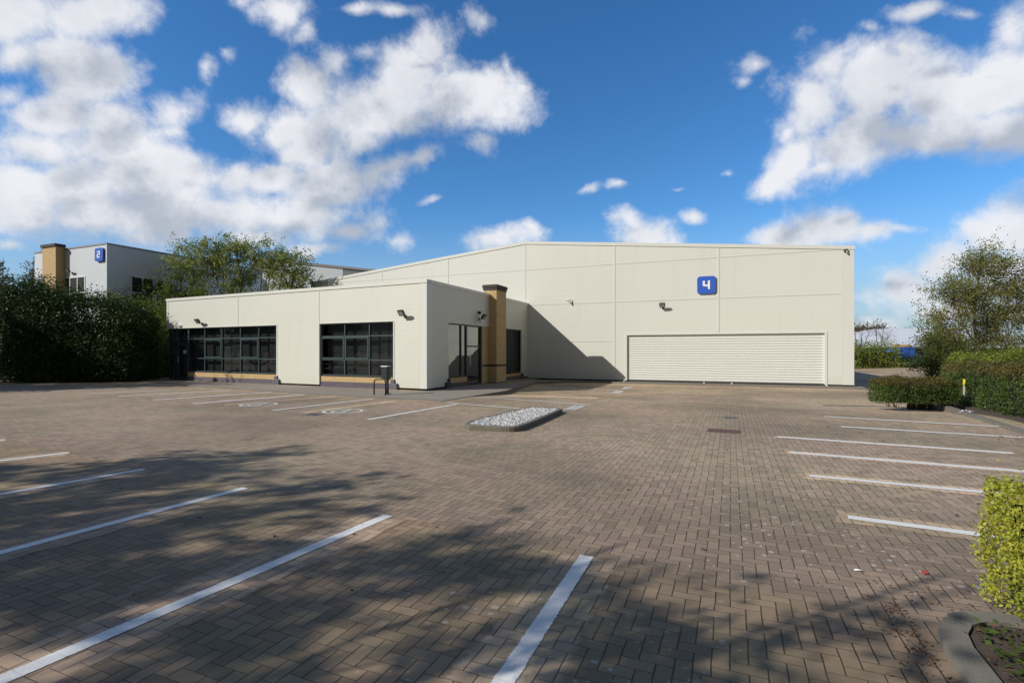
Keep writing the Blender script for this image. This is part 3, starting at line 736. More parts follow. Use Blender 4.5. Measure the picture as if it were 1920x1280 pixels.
a, z = FW.hit(1243, 572); floodlight(FW, a+.0, z-.15, 'black floodlight below and left of the blue number 4 sign', sw=.28)
a, z = FW.hit(1068, 563); camera_unit(FW, a, z-.1, 'white camera on the warehouse wall left of the roller door', s=.85)
a, z = FW.hit(1589, 470); camera_unit(FW, a-.1, z-.05, 'small dark camera at the top right corner of the warehouse', mat='black', s=.75)

# ------------------------------------------------------------------ office
oL = FO.hit(313, 600)[0]; ZT = 4.46; ZB = .085
of = thing('office_building', 'single-storey cream office block with dark windows in front of the warehouse', 'office', FO.p(oL/2, 0, 0))
w1r, zh1 = FO.hit(518.4, 609.3); w2l = FO.hit(598.7, 650)[0]; w2r, zh2 = FO.hit(737.5, 602.8)
w1l = FO.hit(350, 650)[0]; zh = (zh1+zh2)/2
SLEN = 11.3
e_l, e_top = FS.hit(841, 605.4); e_r = FS.hit(921, 640)[0]; s2l = FS.hit(950, 650)[0]; s2r, s2top = FS.hit(966.5+11.5, 621.5)
e_top = (e_top+zh)/2
mb = MB()
T = .16
for (a0, a1, z0, z1) in [(oL, w1r, zh, ZT), (w1r, w2l, ZB, ZT), (w2l, w2r, zh, ZT), (w2r, 0, ZB, ZT)]:
    mb.box(FO, a0, a1, -T, 0, z0, z1)
front = part('front_wall', mb, M['clad_office'], of)
mb = MB()
for (a0, a1, z0, z1) in [(.0, e_l, ZB, ZT), (e_l, s2r, e_top, ZT), (s2r, SLEN, ZB, ZT)]:
    mb.box(FS, a0, a1, -T, -.002, z0, z1)
side = part('side_wall', mb, M['clad_office'], of)
mb = MB(); mb.box(FO, oL, oL+.12, -9, -T, zh-.1, ZT); part('end_wall', mb, M['clad_office'], of)
# trims: parapet cap, corner, vertical joints, window reveals
mb = MB()
mb.box(FO, oL-.03, .035, -.30, .035, ZT-.11, ZT+.03); mb.box(FS, .04, SLEN, -.30, .035, ZT-.11, ZT+.031)
part('parapet_cap', mb, M['trim'], of)
mb = MB(); mg = MB()
mb.box(FO, -.34, .012, 0, .012, ZB-.004, ZT-.11); mg.box(FO, -.36, -.34, 0, .006, ZB, ZT-.11)
mb.box(FS, -.012, .45, -.002, .012, ZB-.004, ZT-.11)
mg.box(FS, .45, .47, -.002, .006, ZB, ZT-.11)
for px in (446.5, 598.5):
    a = FO.hit(px, 580)[0]; z0 = zh if px < 500 else ZB
    mb.box(FO, a-.10, a, 0, .010, z0, ZT-.11); mg.box(FO, a, a+.018, 0, .006, z0, ZT-.11)
mb.box(FO, oL-.012, oL+.12, 0, .012, zh, ZT-.11); mb.box(FO, w2r, w2r+.06, 0, .014, ZB, zh); mb.box(FO, w1r, w1r+.05, 0, .012, ZB, zh); mb.box(FO, w2l, w2r, 0, .012, zh, zh+.05); mb.box(FO, oL+.12, w1r, 0, .012, zh, zh+.05)
mg.box(FS, 3.0+.1, e_r+.9, -.002, .004, 0, .0001) if False else None
part_each('corner_trim', mb, M['trim'], of); part_each('panel_joint', mg, M['trim_groove'], of)
mb = MB(); mb.prism([FO.p(oL+.02, -.2, 0)[:2], FO.p(-.05, -.2, 0)[:2], FS.p(SLEN, -.2, 0)[:2], FS.p(SLEN+2, -14, 0)[:2], FO.p(oL+.02, -9, 0)[:2]], ZT-.28, ZT-.18); part('roof', mb, M['roof'], of)
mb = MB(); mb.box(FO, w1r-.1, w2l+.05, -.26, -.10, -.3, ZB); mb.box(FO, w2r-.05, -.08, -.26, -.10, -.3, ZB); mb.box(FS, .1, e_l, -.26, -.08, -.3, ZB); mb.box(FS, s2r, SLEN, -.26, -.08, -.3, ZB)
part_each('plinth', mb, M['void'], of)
# brick under the windows
sill = FO.hit(700, 706.5)[1]; bk = .24
def under(F, a0, a1, n1=-.05, top=None, sub=True, parent=None):
    top = top or sill
    m1 = MB(); m1.box(F, a0, a1, -.30, n1, bk, top-.03); part('brick_plinth', m1, M['buff'], of)
    m2 = MB(); m2.box(F, a0, a1, -.30, n1+.012, -.3, bk); part('blue_brick_base', m2, M['blueb'], of)
under(FO, w1l, w1r-.02); under(FO, w2l+.02, w2r-.02)
# windows
def window(F, a0, a1, z0, z1, cols, rows, nrm, casements=(), glass='glass', depth=.11, fm='frame', fw_=.055, blind=True, name='window', parent=None, blindmat='blind'):
    root = None
    fr_ = MB()
    zr = [z0]+rows+[z1]; cr = [a0]+cols+[a1]
    for c in cr: fr_.box(F, c-fw_/2 if a0 < c < a1 else (c if c == a0 else c-fw_), c+fw_/2 if a0 < c < a1 else (c+fw_ if c == a0 else c), nrm-depth, nrm, z0, z1)
    for i in range(len(cr)-1):
        x0 = cr[i]+(fw_ if i == 0 else fw_/2); x1 = cr[i+1]-(fw_ if i == len(cr)-2 else fw_/2)
        for zc in zr:
            zz0 = zc-fw_/2 if z0 < zc < z1 else (zc if zc == z0 else zc-fw_)
            fr_.box(F, x0, x1, nrm-depth+.004, nrm-.004, zz0, zz0+fw_)
    w_ = part(name, fr_, M[fm], parent or of)
    gm = MB(); gm.face([F.p(a0, nrm-.05, z0), F.p(a1, nrm-.05, z0), F.p(a1, nrm-.05, z1), F.p(a0, nrm-.05, z1)]); part('pane', gm, M[glass], w_)
    if blind:
        bm_ = MB(); bm_.box(F, a0+.02, a1-.02, nrm-.38, nrm-.36, z0+.02, z1-.02); part('blind', bm_, M[blindmat], w_)
    for (i, j) in casements:
        x0, x1 = cr[i]+.03, cr[i+1]-.03; y0, y1 = zr[j]+.03, zr[j+1]-.03; cm = MB(); k = .065
        for b_ in ((x0, x1, y0, y0+k), (x0, x1, y1-k, y1), (x0, x0+k, y0+k, y1-k), (x1-k, x1, y0+k, y1-k)): cm.box(F, b_[0], b_[1], nrm-.03, nrm+.022, b_[2], b_[3])
        part('casement', cm, M[fm], w_)
    return w_
r_hi = FO.hit(715, 628.8)[1]; r_lo = FO.hit(715, 675)[1]
wcols2 = [FO.hit(643.5, 650)[0], FO.hit(689.7, 650)[0]]
window(FO, w2l+.005, w2r-.005, sill, zh-.005, wcols2, [r_lo, r_hi], -.09, casements=((0, 1), (1, 1)))
wcols1 = [FO.hit(x, 650)[0] for x in (380.6, 413, 447.6, 482)]
window(FO, w1l, w1r-.005, sill, zh-.005, wcols1, [r_lo, r_hi], -.09, casements=((1, 1), (3, 1)))
# door at the far left of the front
dl = FO.hit(330, 650)[0]; ll = oL+.05
dz = FO.hit(340, 642.5)[1]
window(FO, ll, dl, .04, zh-.005, [(ll+dl)/2], [r_hi], -.09, name='side_light')
d_ = window(FO, dl, w1l-.0, .04, zh-.005, [], [dz, r_hi], -.092, casements=(), name='door', blind=True)
mb = MB(); k = .07
for b_ in ((dl+.06, w1l-.06, .06, .18), (dl+.06, w1l-.06, dz-.12, dz-.04), (dl+.06, dl+.06+k, .18, dz-.12), (w1l-.06-k, w1l-.06, .18, dz-.12)): mb.box(FO, b_[0], b_[1], -.10, -.065, b_[2], b_[3])
part('door_leaf', mb, M['frame'], d_)
mb = MB(); mb.tube([FO.p(dl+.16, -.065, 1.0), FO.p(dl+.16, -.02, 1.0), FO.p(dl+.16, -.02, 1.3), FO.p(dl+.16, -.065, 1.3)], .012, 6); part('handle', mb, M['white'], d_)
na, nz = FO.hit(342.5, 659.5); mb = MB(); mb.box(FO, na-.15, na+.15, -.126, -.122, nz-.09, nz+.09)
nt = solo('door_notice', mb, M['white'], FO.p(na, -.124, nz), 'small white notice stuck to the glass of the far left door', 'notice')
mb = MB()
for (x0, x1, y0, y1) in ((-.11, -.08, -.05, .05), (-.05, .02, .02, .05), (-.05, .02, -.02, .0), (-.05, .01, -.06, -.04), (.05, .12, -.05, -.01), (.05, .09, .01, .05)): mb.box(FO, na+x0, na+x1, -.1221, -.1212, nz+y0, nz+y1)
o_ = mesh_obj('printing', mb, M['frame'], ORIG[nt.name]); o_.parent = nt; ORIG[o_.name] = ORIG[nt.name]
# side glazing: entrance
e1 = FS.hit(867.5, 650)[0]; e2 = FS.hit(877.5, 650)[0]; e3 = FS.hit(905, 650)[0]
zb1 = FS.hit(860, 706)[1]; rS1 = FS.hit(870, 644.5)[1]
window(FS, e_l+.01, e2, zb1, e_top-.005, [e1], [], -.07, glass='glass_side', fm='frame_dark', fw_=.05, blindmat='interior')
ed = window(FS, e2+.0, e3, .04, e_top-.005, [], [FS.hit(890, 649)[1]], -.072, glass='glass_side', fm='frame_dark', fw_=.07, name='entrance_door', blindmat='interior')
mb = MB(); mb.tube([FS.p(e2+.22, -.05, .95), FS.p(e2+.22, .0, .95), FS.p(e2+.22, .0, 1.55), FS.p(e2+.22, -.05, 1.55)], .016, 8); part('handle', mb, M['white'], ed)
m1 = MB(); m1.box(FS, e_l+.12, e2, -.30, -.045, bk-.05, zb1-.03); part('brick_plinth', m1, M['buff'], of)
m2 = MB(); m2.box(FS, e_l, e2, -.30, -.055, -.3, bk-.05); m2.box(FS, e_l, e_l+.12, -.3, -.02, bk-.05, zb1-.02); part('blue_brick_base', m2, M['blueb'], of)
# brick pier and wall between door and second window
m1 = MB(); m1.box(FS, e3, e_r+.02, -.30, -.03, 0, e_top); part('brick_wall', m1, M['buff'], of)
c_n = .40; ca0 = FS.hit(931, 650, n=c_n)[0]; ca1 = FS.hit(949, 650, n=c_n)[0]; ctop = 4.96
bz = FS.hit(940, 684.5, n=c_n)[1]
m1 = MB(); m1.box(FS, ca0, ca1, -.31, c_n, bz+.05, ctop-.28); m1.box(FS, ca0, ca1, -.31, c_n, .03, bz-.05)
pier = part('chimney', m1, M['buff'], of)
m1 = MB(); m1.box(FS, ca0-.012, ca1+.012, -.30, c_n+.012, bz-.05, bz+.05); m1.box(FS, e3+.01, ca0-.012, -.30, -.02, bz-.05, bz+.05); part('brick_band', m1, M['blueb_dark'], pier)
m1 = MB(); m1.box(FS, ca0-.03, ca1+.03, -.34, c_n+.03, ctop-.28, ctop-.14); m1.box(FS, ca0-.07, ca1+.07, -.38, c_n+.07, ctop-.14, ctop-.05); m1.box(FS, ca0-.04, ca1+.04, -.35, c_n+.04, ctop-.05, ctop); part('coping', m1, M['blueb_dark'], pier)
m1 = MB(); m1.box(FS, ca0-.02, ca1+.02, -.3, c_n+.015, -.3, .03); part('blue_brick_base', m1, M['blueb'], pier)
zs2 = FS.hit(960, 699.5)[1]
window(FS, s2l, s2r, zs2, e_top-.005, [], [], -.07, glass='glass', fm='frame_dark', fw_=.05)
m1 = MB(); m1.box(FS, ca1, s2r, -.3, -.045, bk-.05, zs2-.03); part('brick_plinth', m1, M['buff'], of)
m2 = MB(); m2.box(FS, ca1, s2r, -.3, -.035, -.3, bk-.05); m2.box(FS, s2r-.02, s2r+.25, -.2, .05, -.1, .30); m2.box(FS, s2r+.25, s2r+.45, -.2, .05, -.1, .12); part('blue_brick_base', m2, M['blueb'], of)
# stepped blue brick stubs at the window corners
for a in (w1r, w2r):
    m2 = MB(); m2.box(FO, a-.12, a+.10, -.08, .06, ZB-.3, .42); m2.box(FO, a-.16, a+.26, -.08, .10, -.3, .26); part('stepped_stub', m2, M['blue_brick'], of, bevel=.03)
m2 = MB(); m2.box(FS, e_l-.10, e_l+.1, -.08, .06, -.3, .42); m2.box(FS, e_l-.30, e_l+.1, -.08, .09, -.3, .26); part('stepped_stub', m2, M['blueb_dark'], of, bevel=.03)
# soffits over the glazing and lights
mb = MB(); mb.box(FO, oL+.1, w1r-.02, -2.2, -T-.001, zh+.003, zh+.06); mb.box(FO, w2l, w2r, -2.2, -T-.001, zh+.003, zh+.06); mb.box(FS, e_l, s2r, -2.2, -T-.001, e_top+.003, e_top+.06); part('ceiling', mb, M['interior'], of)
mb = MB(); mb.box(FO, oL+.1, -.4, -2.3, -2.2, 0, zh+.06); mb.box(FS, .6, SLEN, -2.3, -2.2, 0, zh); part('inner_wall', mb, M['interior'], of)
a, z = FO.hit(374, 603); floodlight(FO, a+.25, z-.12, 'black floodlight on the left end of the cream office front')
a, z = FO.hit(753, 588); floodlight(FO, a+.2, z-.12, 'black floodlight on the office front above the right of the window')
a, z = FS.hit(898, 595); floodlight(FS, a, z-.1, 'black floodlight over the shaded entrance glazing beside the brick chimney')
a, z = FS.hit(897, 586); t = thing('alarm_sounder', 'small round black alarm above the entrance floodlight', 'alarm', FS.p(a, 0, z)); mb = MB(); mb.tube([FS.p(a, 0, z), FS.p(a, .10, z)], .07, 14); part('body', mb, M['black'], t); mb = MB(); mb.sphere(FS.p(a, .10, z), .05); part('dome', mb, M['black'], t)
a, z = FO.hit(339, 611); t = thing('bulkhead_light', 'small white bulkhead light above the far left door', 'light', FO.p(a, 0, z)); mb = MB(); mb.box(FO, a-.12, a+.12, 0, .05, z-.06, z+.06); part('body', mb, M['white'], t, bevel=.01); mb = MB(); mb.sphere(FO.p(a, .06, z), .09, sq=(1, 1, .6)); part('cover', mb, M['white'], t)
a, z = FS.hit(893, 603); camera_unit(FS, a, z-.05, 'white camera just under the black floodlight over the entrance', s=.8)

# ------------------------------------------------------------------ cycle hoop and post box
p, q = P(701.5, 741, -.01), P(723, 742, -.01); hz = .59
t = thing('cycle_hoop', 'black tubular cycle hoop on the footway in front of the office window', 'cycle stand', (p+q)/2)
mb = MB(); r = .12; d = (q-p)/np.linalg.norm(q-p); pts = [p+np.array([0, 0, -.05])]
for k in range(7): an = R(90*k/6); pts.append(p+d*(r-r*math.cos(an))+np.array([0, 0, hz-r+r*math.sin(an)]))
for k in range(7): an = R(90-90*k/6); pts.append(q-d*(r-r*math.cos(an))+np.array([0, 0, hz-r+r*math.sin(an)]))
pts.append(q+np.array([0, 0, -.05])); mb.tube(pts, .025, 10); part('tube', mb, M['black'], t)
for e in (p, q):
    mb = MB(); mb.tube([e+np.array([0, 0, 0]), e+np.array([0, 0, .008])], .06, 14); part('base_plate', mb, M['black'], t)
b = P(726.5, 740, -.01); Fb = Frame(b[:2], -26.75)
t = thing('litter_post', 'slim black box with a pale top on a post beside the cycle hoop', 'bin', b)
mb = MB(); mb.box(Fb, -.035, .035, -.035, .035, .02, .56); part('post', mb, M['black'], t)
mb = MB(); mb.box(Fb, -.22, .06, -.10, .10, .55, 1.03); part('box', mb, M['frame_dark'], t, bevel=.015)
mb = MB(); mb.box(Fb, -.235, .075, -.115, .115, 1.03, 1.055); part('lid', mb, M['white'], t, bevel=.006)
mb = MB(); mb.box(Fb, -.10, .10, -.10, .10, .028, .04); part('base_plate', mb, M['black'], t)

# ------------------------------------------------------------------ gravel island
isl = [P(846, 795.5, .1), P(955, 801, .1), P(981, 798.5, .1), P(1051, 769, .1), P(1056, 766.5, .1), P(1045, 764.5, .1), P(1000, 762.5, .1), P(985, 763.5, .1)]
ip = [p[:2] for p in isl]; cen = np.mean(ip, axis=0)
# rounded outline
def chaikin(pts, k=2):
    for _ in range(k):
        out = []
        for i in range(len(pts)):
            a, b_ = pts[i], pts[(i+1) % len(pts)]; out += [a*.8+b_*.2, a*.2+b_*.8]
        pts = out
    return pts
ip = chaikin([np.array(p) for p in ip], 2)
t = thing('traffic_island', 'low kerbed traffic island filled with pale gravel in front of the bays', 'traffic island', (cen[0], cen[1], 0))
def ring_slab(mb, pts, w, z0, z1):
    n = len(pts); inn = []
    for i in range(n):
        a, b_, c = pts[i-1], pts[i], pts[(i+1) % n]; d = (c-a)/np.linalg.norm(c-a); nn = np.array([-d[1], d[0]])
        if np.dot(nn, cen-b_) < 0: nn = -nn
        inn.append(b_+nn*w)
    for i in range(n):
        j = (i+1) % n
        o0, o1, i0, i1 = pts[i], pts[j], inn[i], inn[j]
        ch = .02
        co0, co1 = o0+(i0-o0)*ch/w, o1+(i1-o1)*ch/w
        mb.face([(*o0, z0), (*o1, z0), (*o1, z1-ch), (*o0, z1-ch)]); mb.face([(*o0, z1-ch), (*o1, z1-ch), (*co1, z1), (*co0, z1)])
        mb.face([(*co0, z1), (*co1, z1), (*i1, z1), (*i0, z1)]); mb.face([(*i0, z1), (*i1, z1), (*i1, z0), (*i0, z0)])
    return inn
mb = MB(); inn = ring_slab(mb, ip, .12, -.2, .105); part('kerb', mb, M['kerb_dark'], t)
def inside(x, y, poly):
    c = False; n = len(poly)
    for i in range(n):
        x1, y1 = poly[i]; x2, y2 = poly[(i+1) % n]
        if (y1 > y) != (y2 > y) and x < (x2-x1)*(y-y1)/(y2-y1)+x1: c = not c
    return c
m_g, n_g, b_g = mat_new('pale_gravel'); ge = n_g.new('ShaderNodeNewGeometry')
cr_ = n_g.new('ShaderNodeValToRGB'); n_g.l.new(ge.outputs['Random Per Island'], cr_.inputs[0]); cr_.color_ramp.elements[0].color = (.10, .10, .105, 1); cr_.color_ramp.elements[1].color = (.80, .79, .77, 1)
e_ = cr_.color_ramp.elements.new(.3); e_.color = (.45, .44, .43, 1)
n_g.l.new(cr_.outputs[0], b_g.inputs['Base Color']); b_g.inputs['Roughness'].default_value = .85; M['gravel'] = m_g
mb = MB(); mb.prism([tuple(p) for p in inn], -.1, .075); part('gravel_bed', mb, M['concrete'], t)
xs_ = [p[0] for p in inn]; ys_ = [p[1] for p in inn]; mb = MB(); cnt = 0
OCT = [(1,0,0),(-1,0,0),(0,1,0),(0,-1,0),(0,0,1),(0,0,-1)]; OF = [(0,2,4),(2,1,4),(1,3,4),(3,0,4),(2,0,5),(1,2,5),(3,1,5),(0,3,5)]
while cnt < 8500:
    x, y = random.uniform(min(xs_), max(xs_)), random.uniform(min(ys_), max(ys_))
    if not inside(x, y, inn): continue
    cnt += 1; i0 = len(mb.v); r = random.uniform(.011, .027); A = rng.normal(size=(3, 3)); Qm, _ = np.linalg.qr(A); sc = np.array([1, random.uniform(.6, 1), random.uniform(.5, .9)])*r
    zc = .082+random.uniform(-.005, .018)
    for v in OCT: w_ = Qm@(np.array(v)*sc); mb.v.append((x+w_[0], y+w_[1], zc+w_[2]))
    for f in OF: mb.f.append(tuple(i0+k for k in f)); mb.uv += [(0, 0)]*3; mb.smooth.append(False)
part('gravel', mb, M['gravel'], t, kind='stuff')

# ------------------------------------------------------------------ foliage helpers
def leaf_mesh(name, pos, nrm, size, mat, origin, aspect=.55, jit=.5):
    """pos (N,3), nrm (N,3) preferred normals, size (N,) -> folded leaf quads"""
    N = len(pos); r = rng.normal(size=(N, 3)); r /= np.linalg.norm(r, axis=1)[:, None]
    n_ = nrm*(1-jit)+r*jit; n_ /= np.linalg.norm(n_, axis=1)[:, None]+1e-9
    t = np.cross(n_, rng.normal(size=(N, 3))); t /= np.linalg.norm(t, axis=1)[:, None]+1e-9; b_ = np.cross(n_, t)
    s = size[:, None]; V = np.empty((N, 4, 3))
    V[:, 0] = pos-t*s*.5; V[:, 1] = pos+b_*s*aspect*.5+n_*s*.08; V[:, 2] = pos+t*s*.5; V[:, 3] = pos-b_*s*aspect*.5+n_*s*.08
    V = V.reshape(-1, 3)-np.array(origin)
    me = bpy.data.meshes.new(name); me.vertices.add(len(V)); me.vertices.foreach_set('co', V.astype(np.float32).ravel())
    me.loops.add(4*N); me.loops.foreach_set('vertex_index', np.arange(4*N, dtype=np.int32)); me.polygons.add(N)
    me.polygons.foreach_set('loop_start', np.arange(0, 4*N, 4, dtype=np.int32)); me.polygons.foreach_set('loop_total', np.full(N, 4, dtype=np.int32))
    me.update(calc_edges=True); me.materials.append(mat)
    o = bpy.data.objects.new(name, me); C.objects.link(o); return o
def nz3(p, sc, seed=0):
    """cheap smooth pseudo-noise, -1..1"""
    p = p*sc; s = seed*1.7
    return (np.sin(p[:, 0]*1.3+s)*np.sin(p[:, 1]*1.7+s*2)+np.sin(p[:, 2]*2.1+p[:, 0]*.9+s)+np.sin(p[:, 1]*2.3-p[:, 2]*1.1+s*3)*.8)/2.6
def hedge(name, label, cat, o, d, L, Wd, z0, z1, leaf, dens, mat, top_mat=None, bul=.15, group=None, gap=0.0, rough=1.0, core=True, cuts=None, topn=.0, slope=0.0):
    """o = near-left corner, d = direction of the length, body to the right-hand normal"""
    F = Frame(o, d=d); base = F.p(L/2, -Wd/2, z0); t = thing(name, label, cat, base, group)
    H = z1-z0; P_, N_ = [], []
    def face(n, fn, nr):
        k = int(n); a = rng.random((k, 2)); pts = np.array([fn(u, v) for u, v in a]); P_.append(pts); N_.append(np.tile(nr, (k, 1)))
    up = np.array([0, 0, 1.0])
    zb = z0+gap
    face(L*(z1-zb)*dens, lambda u, v: F.p(u*L, 0, zb+v*(z1-zb)), F.n); face(L*(z1-zb)*dens*.5, lambda u, v: F.p(u*L, -Wd, zb+v*(z1-zb)), -F.n)
    face(Wd*(z1-zb)*dens, lambda u, v: F.p(0, -u*Wd, zb+v*(z1-zb)), -F.a); face(Wd*(z1-zb)*dens, lambda u, v: F.p(L, -u*Wd, zb+v*(z1-zb)), F.a)
    nb = sum(map(len, P_)); face(L*Wd*dens, lambda u, v: F.p(u*L, -v*Wd, z1), up)
    P_ = np.concatenate(P_); N_ = np.concatenate(N_); istop = np.arange(len(P_)) >= nb
    # round the shoulders, add lumps
    c = F.p(L/2, -Wd/2, (z0+z1)/2); la = (P_-c)@F.a; ln = (P_-c)@F.n; lz = P_[:, 2]-c[2]
    ex = np.stack([la/(L/2), ln/(Wd/2), lz/(H/2)], 1); k = np.clip(np.sort(np.abs(ex), axis=1)[:, 1]-.6, 0, 1)
    P_ = P_-N_*(k[:, None]**2)*bul*2.2
    P_ = P_+N_*(nz3(P_, 1.1/bul*.28, 3)*bul*rough+nz3(P_, 1.1/bul, 5)*bul*.35*rough)[:, None]
    P_ = P_+N_*(rng.normal(size=len(P_))*leaf*.9)[:, None]+rng.normal(size=P_.shape)*leaf*.4
    P_[istop, 2] += topn*np.abs(rng.normal(size=istop.sum()))
    P_[:, 2] += slope*((P_-c)@F.a)/L*np.clip((P_[:, 2]-z0)/H, 0, 1.2)
    if cuts is not None: m_ = cuts(P_); P_, N_, istop = P_[m_], N_[m_], istop[m_]
    sz = leaf*rng.uniform(.6, 1.35, len(P_))
    if top_mat:
        hi = istop | (P_[:, 2] > z1-H*.16+rng.normal(size=len(P_))*H*.05)
        f = leaf_mesh('foliage', P_[~hi], N_[~hi], sz[~hi], mat, base); f.parent = t
        f = leaf_mesh('clipped_top', P_[hi], N_[hi], sz[hi], top_mat, base); f.parent = t
    else:
        f = leaf_mesh('foliage', P_, N_, sz, mat, base); f.parent = t
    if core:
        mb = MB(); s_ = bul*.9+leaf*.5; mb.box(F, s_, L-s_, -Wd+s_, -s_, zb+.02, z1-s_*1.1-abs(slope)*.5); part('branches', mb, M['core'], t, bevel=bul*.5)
    return t
def tree(name, label, cat, base, stems, clusters, leafmat, bark, leaf=.12, per=40, crad=.5, br=.02, group=None, twigs=5, droop=0, cover=None, leafjit=.9, trunk_r=None):
    """stems: polylines (relative); clusters: (centre rel, radii, count)"""
    base = np.array(base, float); t = thing(name, label, cat, base, group); mb = MB(); SP = []
    for (pl, r0) in stems:
        pl = [np.array(q, float) for q in pl]; fine_ = []
        for i in range(len(pl)-1):
            for k in range(4):
                w_ = k/4; fine_.append(pl[i]*(1-w_)+pl[i+1]*w_+rng.normal(size=3)*r0*.25*(1 if (i+k) else 0))
        fine_.append(pl[-1]); n = len(fine_); rs = [max(br*.6, r0*(1-.88*(i/(n-1))**.9)) for i in range(n)]
        mb.tube([base+q for q in fine_], rs, 8, cap=False)
        for q, r_ in zip(fine_, rs): SP.append((q, r_))
    SQ = np.array([q for q, _ in SP]); SRd = np.array([r_ for _, r_ in SP]); LP = []
    for (c, rad, n) in clusters:
        c = np.array(c, float); rad = np.array(rad, float)
        for _ in range(n):
            d = rng.normal(size=3); d /= np.linalg.norm(d); e = c+rad*d*(rng.random()**.42)
            w_ = np.linalg.norm(SQ-(e-np.array([0, 0, .35*np.linalg.norm(rad)])), axis=1)+np.where(SQ[:, 2] > e[2], 3.0, 0)
            i = int(np.argmin(w_+rng.random(len(w_))*.6)); s_ = SQ[i]; L = np.linalg.norm(e-s_)
            mid = (s_+e)/2+np.array([0, 0, .12*L])+rng.normal(size=3)*.08*L; r_ = min(SRd[i]*.55, br*(.6+.35*L))
            q1 = s_*.5+mid*.5+rng.normal(size=3)*.03*L; q2 = mid*.45+e*.55+rng.normal(size=3)*.04*L
            mb.tube([base+s_, base+q1, base+mid, base+q2, base+e], [r_, r_*.8, r_*.6, r_*.42, r_*.2], 4, cap=False)
            ends = [e, q2]
            for k in range(twigs):
                o_ = mid*.35+e*.65 if k % 2 else (q2+e)/2; tip = e+rng.normal(size=3)*crad*np.array([1, 1, .8])+np.array([0, 0, -droop*rng.random()])
                mb.tube([base+o_, base+(o_+tip)/2+rng.normal(size=3)*.05*crad, base+tip], [r_*.25, r_*.18, r_*.08], 3, cap=False); 
                kk = per//(twigs+1); w2 = rng.random((kk, 1))**.6
                LP.append(o_+(tip-o_)*w2+rng.normal(size=(kk, 3))*crad*.22)
            LP.append(e+rng.normal(size=(per//(twigs+1), 3))*crad*.5)
    L_ = np.concatenate(LP)+base
    part('trunk', mb, bark, t)
    f = leaf_mesh('crown', L_, np.tile([0, 0, 1.0], (len(L_), 1)), leaf*rng.uniform(.6, 1.3, len(L_)), leafmat, base, jit=leafjit); f.parent = t
    return t

# ------------------------------------------------------------------ planting, left
hl = np.array([-26.3, 24.9]); 
def lobes(P_): return np.ones(len(P_), bool)
hedge('laurel_hedge', 'tall dark laurel hedge left of the office with sunlit ragged top', 'hedge', (-25.7, 26.0), (.995, .09), 6.15, 2.3, 0, 4.15, .125, 460, M['leaf_laurel'], bul=.30, topn=.32, slope=-1.4)
hedge('laurel_hedge', 'dark laurel hedge at the left edge of the view set back from the taller one', 'hedge', (-35.0, 27.6), (.995, .05), 9.5, 3.2, 0, 5.0, .125, 170, M['leaf_laurel'], bul=.34, topn=.4)
hedge('shrub_bank', 'mixed green shrubs filling the gap between laurel hedge and office', 'shrubs', (-25.0, 30.0), (.995, -.05), 4.6, 2.5, 0, 3.7, .115, 260, M['leaf_shrubtree'], bul=.4, topn=.5)
tree('leafy_tree', 'tall airy multi-stemmed spring tree rising behind the office roof', 'tree', (-19.3, 36.5, 0),
     [([(0,0,0),(-.4,0,3),(-1.4,.2,6),(-2.2,0,8.6)], .13), ([(.2,0,0),(.4,0,3),(.2,0,6),(-.2,0,9.2)], .14), ([(.4,0,0),(1.3,0,3),(1.9,.3,6),(2.6,.3,8.6)], .13), ([(.5,0,0),(2.2,0,3),(3.4,0,5.5),(4.4,0,7.6)], .11), ([(-.3,0,0),(-1.8,0,3),(-3,0,5.5),(-4.0,0,8.0)], .11), ([(0,0,0),(1,.5,3),(1.2,.6,5.5),(1.5,.6,8.5)], .10)],
     [((-3.4,0,7.8),(1.7,1.3,1.5),29), ((-1.2,0,8.5),(1.8,1.3,1.2),35), ((1.2,0,8.2),(1.9,1.3,1.3),35), ((3.4,0,7.3),(1.6,1.3,1.5),29), ((4.5,0,6.0),(1.0,1.1,1.5),18), ((0,0,6.6),(3.6,1.2,1.0),29), ((-1.6,0,5.4),(3.0,1.2,.9),16), ((2.8,0,5.0),(2.0,1.2,.8),18)],
     M['leaf_tree'], M['bark'], leaf=.15, per=120, crad=.5, br=.022)
tree('shrubby_tree', 'dense bushy green tree left of the airy one behind the hedge', 'tree', (-23.6, 35.0, 0),
     [([(0,0,0),(-.3,0,2.5),(-.8,0,5),(-1.2,0,6.6)], .12), ([(.2,0,0),(.6,0,2.5),(1.0,0,5),(1.4,0,7.2)], .12), ([(.3,0,0),(1.6,0,2.5),(2.6,0,4.6),(3.2,0,5.8)], .1)],
     [((-1.1,0,5.0),(1.5,1.2,1.5),28), ((.9,0,5.9),(1.5,1.2,1.4),30), ((2.7,0,5.1),(1.5,1.2,1.0),26), ((.6,0,4.0),(2.9,1.3,.9),36), ((-1.8,0,3.6),(1.0,1.0,1.2),14), ((3.9,0,4.6),(.9,1,.7),10)],
     M['leaf_shrubtree'], M['bark'], leaf=.13, per=80, crad=.5, br=.02)
for i, (x, y, h, lab) in enumerate([(-60.5, 61, 12.6, 'leftmost windblown poplar at the photo edge beyond the hedge'), (-57.8, 62, 12.8, 'slim poplar second from the left beyond the hedge'), (-56.0, 61, 13.8, 'tallest windblown poplar just left of the brick chimney')]):
    tree('poplar', lab, 'tree', (x, y, 0), [([(0,0,0),(.1,0,h*.5),(.5,0,h)], .16)], [((.1,0,h*.58),(.9,.8,h*.22),22), ((.35,0,h*.80),(.75,.7,h*.17),24)], M['leaf_bare'], M['bark'], leaf=.2, per=50, crad=.45, br=.02, group='poplars beyond the left hedge')
